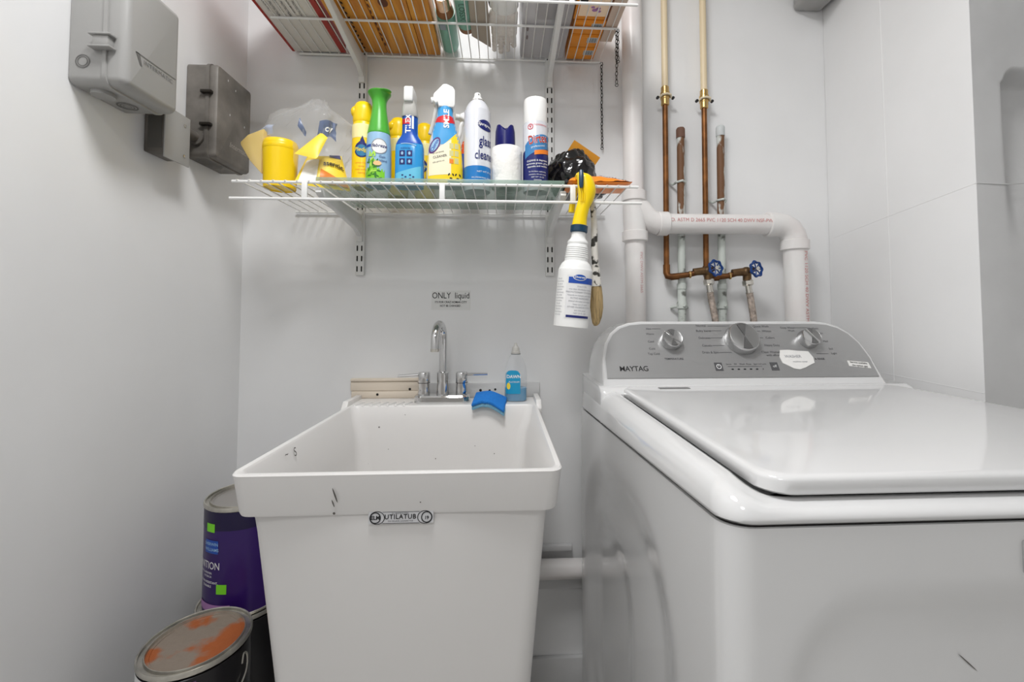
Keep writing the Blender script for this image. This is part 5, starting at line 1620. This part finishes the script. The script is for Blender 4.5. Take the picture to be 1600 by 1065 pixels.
part('tube_body', G().tube([(-0.100, -0.315, ZU + 0.0250), (-0.099, -0.22, ZU + 0.0262), (-0.098, -0.125, ZU + 0.0245)], [0.0235, 0.0255, 0.0235], 28), TEAL, t)
part('end_ring', G().tube([(-0.098, -0.126, ZU + 0.0245), (-0.098, -0.108, ZU + 0.0235)], [0.0238, 0.0215], 24), BROWNP, t)
part('lettering', text_on(flat((0, 0, ZU - 0.0008), (0, 1, 0), (1, 0, 0), (0, 0, -1)), 'LOSSX', -0.20, -0.103, 0.021, 0.0004, bold=0.0), mat('green_ink', (58, 98, 84), 0.5), t)
# grey paper bag, dark bag
t = thing('paper_sleeve', 'grey paper sleeve with pointed end between teal tube and glove', 'paper', (-0.06, -0.18, ZU), world=True)
part('sleeve', G().prism([(-0.084, -0.30), (-0.040, -0.31), (-0.034, -0.055), (-0.085, -0.105)], lambda a, b, d: (a, b, d), ZU + 0.0005, ZU + 0.012), mat('grey_kraft', (172, 160, 146), 0.8, bump=0.2), t, bevel=0.001)
t = thing('brown_bag', 'dark brown crumpled bag behind the white glove', 'bag', (-0.02, -0.2, ZU + 0.03), world=True)
part('bag_body', lump((0.000, -0.19, ZU + 0.074), 0.036, 0.12, 0.034, 0.2, 6, 40, 24, ridge=0.1), DBROWN, t, ang=60)
# glove
g = G()


def capsule(g, a, b, r0, r1, n=6):
    a, b = Vector(a), Vector(b)
    for i in range(n + 1):
        k = i / n
        p = a.lerp(b, k)
        rr_ = r0 + (r1 - r0) * k
        g.ball(p, rr_, 12, 8, (1, 1, 0.8))


gx, gz = 0.003, ZU + 0.011
for dx, ln in ((-0.028, 0.075), (-0.0095, 0.085), (0.0095, 0.082), (0.027, 0.062)):
    capsule(g, (gx + dx * 0.9, -0.115, gz), (gx + dx * 1.02 + 0.001, -0.105 + ln - 0.01 + 0.008 * (dx < 0), gz), 0.0092, 0.0080, 7)
for k in range(-2, 3):
    capsule(g, (gx + k * 0.0115, -0.185, gz + 0.001), (gx + k * 0.012, -0.11, gz), 0.013, 0.0118, 7)
capsule(g, (gx - 0.026, -0.19, gz + 0.002), (gx - 0.043, -0.145, gz + 0.003), 0.0115, 0.0095, 5)
t = thing('work_glove', 'white cotton work glove lying palm down on the upper wires', 'glove', (0.003, -0.15, ZU))
gl_ = remeshed('glove_body', g, GLOVE, 0.0022, None, 3)
me = gl_.data
me.transform(Matrix.Translation((-0.003, 0.15, -ZU)))
gl_.parent = t
g = G().loops([[(-0.0 + rx * math.cos(2 * PI * j / 24), y, 0.0145 + rz * math.sin(2 * PI * j / 24)) for j in range(24)] for y, rx, rz in
               ((-0.04, 0.030, 0.0125), (-0.055, 0.0335, 0.0135), (-0.06, 0.036, 0.0142), (-0.105, 0.033, 0.0142), (-0.11, 0.030, 0.012))])
part('cuff', g, WHT, t)
# clear bin
t = thing('plastic_bin', 'frosted clear plastic bin on the upper shelf by the right bracket', 'box', (0.12, -0.16, ZU), world=True)
part('bin_shell', G().loops([rr(0.050, 0.176, -0.31, -0.015, 0.012, 4, ZU), rr(0.047, 0.179, -0.314, -0.012, 0.012, 4, ZU + 0.12), rr(0.049, 0.177, -0.312, -0.014, 0.012, 4, ZU + 0.12), rr(0.052, 0.174, -0.308, -0.018, 0.012, 4, ZU + 0.003)]), BIN, t, ang=40)
part('grey_content', G().box(0.085, 0.150, -0.29, -0.17, ZU + 0.006, ZU + 0.06), mat('grey_content', (132, 136, 146), 0.4), t, bevel=0.006)
gk = disc(flat((0, 0, ZU), (1, 0, 0), (0, 1, 0), (0, 0, -1)), 0.066, -0.110, 0.003, 0.010, 0.0006, 10, 1)
disc(flat((0, 0, ZU), (1, 0, 0), (0, 1, 0), (0, 0, -1)), 0.0655, -0.145, 0.003, 0.010, 0.0006, 10, 1, g=gk)
part('handle_slot', gk, mat('slot_grey', (120, 110, 108), 0.6), t)
# orange cartons in a row
ob = [(-0.070, -0.014), (-0.128, -0.073), (-0.186, -0.131)]
ol = ('rearmost orange carton on the upper shelf, against the wall', 'middle orange carton with barcode base on the upper shelf', 'third orange carton from the wall on the upper shelf')
UB_ = flat((0, 0, ZU), (1, 0, 0), (0, 1, 0), (0, 0, -1))
for (a, b), lab in zip(ob, ol):
    t = thing('orange_carton', lab, 'box', (0.225, (a + b) / 2, ZU), group='orange cartons on the upper shelf', world=True)
    part('carton', G().box(0.184, 0.268, a, b, ZU, ZU + 0.12), ORBOX, t, bevel=0.0012)
    part('base_flap', G().box(0.188, 0.264, a + 0.004, b - 0.018, ZU - 0.0010, ZU + 0.001), ORBOX, t, bevel=0.0004)
    bc = part('barcode_patch', band(UB_, 0.232, 0.260, a + 0.010, a + 0.032, 0.0014, 1, 1), mat('barcode_ground', (196, 204, 208), 0.5), t)
    g = G()
    for k in range(9):
        band(UB_, 0.2345 + k * 0.0026, 0.2345 + k * 0.0026 + (0.0016 if k % 3 else 0.0009), a + 0.012, a + 0.030, 0.0018, 1, 1, g=g)
    part('bars', g, GREYD, bc)
t = thing('orange_carton', 'front orange carton with pale picture panel facing the room', 'box', (0.222, -0.24, ZU), group='orange cartons on the upper shelf', world=True)
part('carton', G().box(0.180, 0.264, -0.285, -0.190, ZU + 0.0, ZU + 0.12), ORBOX, t, bevel=0.0012)
pp = part('picture_panel', band(UB_, 0.190, 0.2635, -0.283, -0.203, 0.0006, 1, 1), PEACH, t)
gk = G()
for x, y, r_ in ((0.228, -0.226, 0.007), (0.236, -0.232, 0.006), (0.222, -0.236, 0.005), (0.240, -0.222, 0.005)):
    disc(UB_, x, y, r_, r_ * 0.8, 0.0010, 12, 1, g=gk)
part('picture_print', gk, LILAC, pp)
part('dark_tape', band(UB_, 0.186, 0.206, -0.262, -0.254, 0.0011, 1, 1), INK, pp)
# kraft card leaning at the right end
t = thing('kraft_box', 'plain kraft cardboard box at the right end of the upper shelf', 'box', (0.285, -0.19, ZU), world=True)
part('carton', G().box(0.2695, 0.302, -0.312, -0.10, ZU, ZU + 0.10), CARD, t, bevel=0.001)

# ================================================================== CHAINS
lk = G()
n = 14
lsw = []
for i in range(n):
    a = 2 * PI * i / n
    c = Vector((0.0032 * math.cos(a), 0, 0.0064 * math.sin(a)))
    d = c.normalized()
    lsw.append([c + d * 0.0011 * math.cos(2 * PI * j / 6) + Vector((0, 0.0011 * math.sin(2 * PI * j / 6), 0)) for j in range(6)])
lsw.append(lsw[0])
lk.loops(lsw, False, False)
LINK = mesh_of('link', lk, IRON)


def chain(x, y, z1, z0, label):
    t = thing('chain', label, 'chain', (x, y, z0), world=True)
    z = z1
    k = 0
    while z > z0:
        inst('link', LINK, t, (x + 0.0005 * math.sin(k), y, z), (0, 0, R(45 if k % 2 else -45)))
        z -= 0.0108
        k += 1
    part('hook', G().tube([(x, y, z1 + 0.004), (x + 0.004, y, z1 + 0.008), (x + 0.003, y, z1 + 0.014), (x - 0.003, y, z1 + 0.0145), (x - 0.004, y, z1 + 0.010)], 0.0011, 6), IRON, t)
    part('end_ring', G().tube([(x + 0.004 * math.sin(2 * PI * i / 12), y, z + 0.002 + 0.004 * math.cos(2 * PI * i / 12)) for i in range(11)], 0.0009, 6), IRON, t)


chain(0.2945, -0.010, SZ2 - 0.015, 1.63, 'long dark chain hanging from the back rod of the upper shelf')
chain(0.298, -0.166, SZ2 - 0.014, 1.735, 'medium dark chain hanging from the middle rod of the upper shelf')
chain(0.3035, -0.160, SZ2 - 0.012, 1.805, 'short dark chain beside the medium one under the upper shelf')

# ================================================================== PAINT CANS
def paint_can(label, loc, rad, h, body, lidm, rotz=0.0, bail=True):
    t = thing('paint_can', label, 'paint can', loc, rotz, 'paint cans stacked beside the sink')
    part('can_body', G().lathe([(rad * 0.97, 0.0), (rad, 0.002), (rad, h - 0.014), (rad * 0.99, h - 0.013)], 48), body, t)
    part('bottom_rim', G().lathe([(rad * 1.0, 0.0), (rad * 1.015, 0.001), (rad * 1.015, 0.004), (rad * 1.0, 0.0055)], 48), TIN, t)
    part('top_rim', G().lathe([(rad * 0.995, h - 0.010), (rad * 1.02, h - 0.008), (rad * 1.025, h - 0.003), (rad * 1.01, h), (rad * 0.985, h - 0.001), (rad * 0.975, h - 0.005), (rad * 0.90, h - 0.005), (rad * 0.885, h - 0.001), (rad * 0.87, h - 0.0008), (rad * 0.86, h - 0.006)], 48, None, False), TIN, t)
    part('lid', G().lathe([(rad * 0.865, h - 0.009), (rad * 0.865, h - 0.0055), (rad * 0.80, h - 0.0052), (rad * 0.79, h - 0.0065), (0.0005, h - 0.0065)], 48), lidm, t)
    return t, cyl_prof([(0, rad), (h, rad)], rad)


LIDG = mat('plain_lid', (176, 172, 168), 0.35, metal=0.7)
h1 = 0.1725
CX1, CY1 = -0.566, -0.255
t, pr = paint_can('bottom paint can of the rear stack, on the floor', (CX1, CY1, 0), 0.084, h1, BLACKL, LIDG)
t, pr = paint_can('second paint can from the floor in the rear stack', (CX1, CY1, h1), 0.084, h1, BLACKL, LIDG)
t, pr = paint_can('black paint can with white swirls under the purple can', (CX1, CY1, 2 * h1), 0.087, h1, BLACKL, LIDG, R(-35))
g = G()
for q in range(3):
    pts = [(0.02 + q * 0.02 + 0.018 * math.sin(k * 0.5 + q), 0.03 + k * 0.008) for k in range(14)]
    for (a, b), (c, d) in zip(pts, pts[1:]):
        dx, dz = c - a, d - b
        L_ = math.hypot(dx, dz)
        nx_, nz_2 = -dz / L_ * 0.0012, dx / L_ * 0.0012
        g.add([pr(a - nx_, b - nz_2, 0.0008), pr(c - nx_, d - nz_2, 0.0008), pr(c + nx_, d + nz_2, 0.0008), pr(a + nx_, b + nz_2, 0.0008)], [(0, 1, 2, 3)])
for k in range(6):
    text_on(pr, 'interior exterior paint'[: 10 + k * 2], 0.07, 0.12 - k * 0.012, 0.007, 0.0008, g=g)
part('white_print', g, WHITEL, t)
t, pr = paint_can('purple paint can with lime squares on top of the rear stack', (CX1 + 0.004, CY1, 3 * h1), 0.080, 0.222, PURPLE, LIDG, R(14))
part('dark_band', band(pr, -0.14, 0.14, 0.176, 0.214, 0.0003, 40, 2), mat('deep_indigo', (24, 14, 56), 0.3), t)
part('lime_square', band(pr, -0.066, -0.043, 0.172, 0.189, 0.0008, 6, 2), LIME, t)
part('lime_square', band(pr, -0.036, -0.015, 0.051, 0.070, 0.0008, 6, 2), LIME, t)
bl = part('blue_panel', band(pr, -0.070, -0.034, 0.130, 0.156, 0.0008, 8, 2), BLUEL, t)
part('lettering', text_on(pr, 'SHERWIN', -0.052, 0.1485, 0.0085, 0.0013, bold=0.01, g=text_on(pr, 'WILLIAMS', -0.051, 0.1375, 0.0085, 0.0013, bold=0.01)), SKYB, bl)
g = text_on(pr, 'INFINITION', -0.072, 0.105, 0.0205, 0.0008, stretch=0.8)
text_on(pr, 'PAINT & PRIMER', -0.070, 0.090, 0.0062, 0.0008, g=g)
text_on(pr, 'INTERIOR', -0.060, 0.083, 0.0055, 0.0008, g=g)
text_on(pr, 'STAIN-RESISTANT,', -0.058, 0.072, 0.0062, 0.0008, bold=0.01, g=g)
text_on(pr, 'DURABLE', -0.062, 0.064, 0.0062, 0.0008, bold=0.01, g=g)
part('product_lettering', g, WHITEL, t)
pk = part('lilac_panel', band(pr, -0.095, -0.008, 0.014, 0.029, 0.0008, 14, 2), LILAC, t)
part('lettering', text_on(pr, '1 GAL', -0.022, 0.0215, 0.0085, 0.0013, bold=0.01), PURPLE, pk)
h2 = 0.185
CX2, CY2 = -0.546, -0.435
t, pr = paint_can('bottom paint can of the front stack, on the floor', (CX2, CY2, 0), 0.081, h2, BLACKL, LIDG)
t, pr = paint_can('middle paint can of the front stack', (CX2, CY2, h2), 0.081, h2, BLACKL, LIDG)
t, pr = paint_can('paint can with rust-stained lid on top of the front stack', (CX2, CY2, 2 * h2), 0.083, h2, BLACKL, RUST, R(2))
part('white_label', band(pr, -0.10, 0.005, 0.004, 0.172, 0.0006, 20, 3), WHITEL, t)
part('mauve_label', band(pr, 0.010, 0.045, 0.150, 0.166, 0.0006, 8, 2), mat('mauve_label_paint', (104, 76, 118), 0.4), t)
part('lettering', text_on(pr, 'X S', -0.006, 0.154, 0.018, 0.0012, bold=0.03), INK, t)
g = G()
for k in range(9):
    text_on(pr, 'directions for use'[: 8 + (k * 3) % 9], -0.012, 0.136 - 0.007 * k, 0.0052, 0.0012, g=g)
part('small_print', g, INKG, t)
part('wire_handle', G().tube(smooth([pr(0.028, 0.13, 0.002), pr(0.045, 0.105, 0.004), pr(0.07, 0.098, 0.005), pr(0.10, 0.104, 0.005), pr(0.125, 0.125, 0.004), pr(0.130, 0.150, 0.003), pr(0.122, 0.160, 0.002), pr(0.118, 0.145, 0.002)], 4), 0.0017, 8), TIN, t)
part('handle_grip', G().tube([pr(0.050, 0.103, 0.005), pr(0.075, 0.0985, 0.006)], 0.0045, 10), mat('tan_grip', (206, 186, 160), 0.5), t)
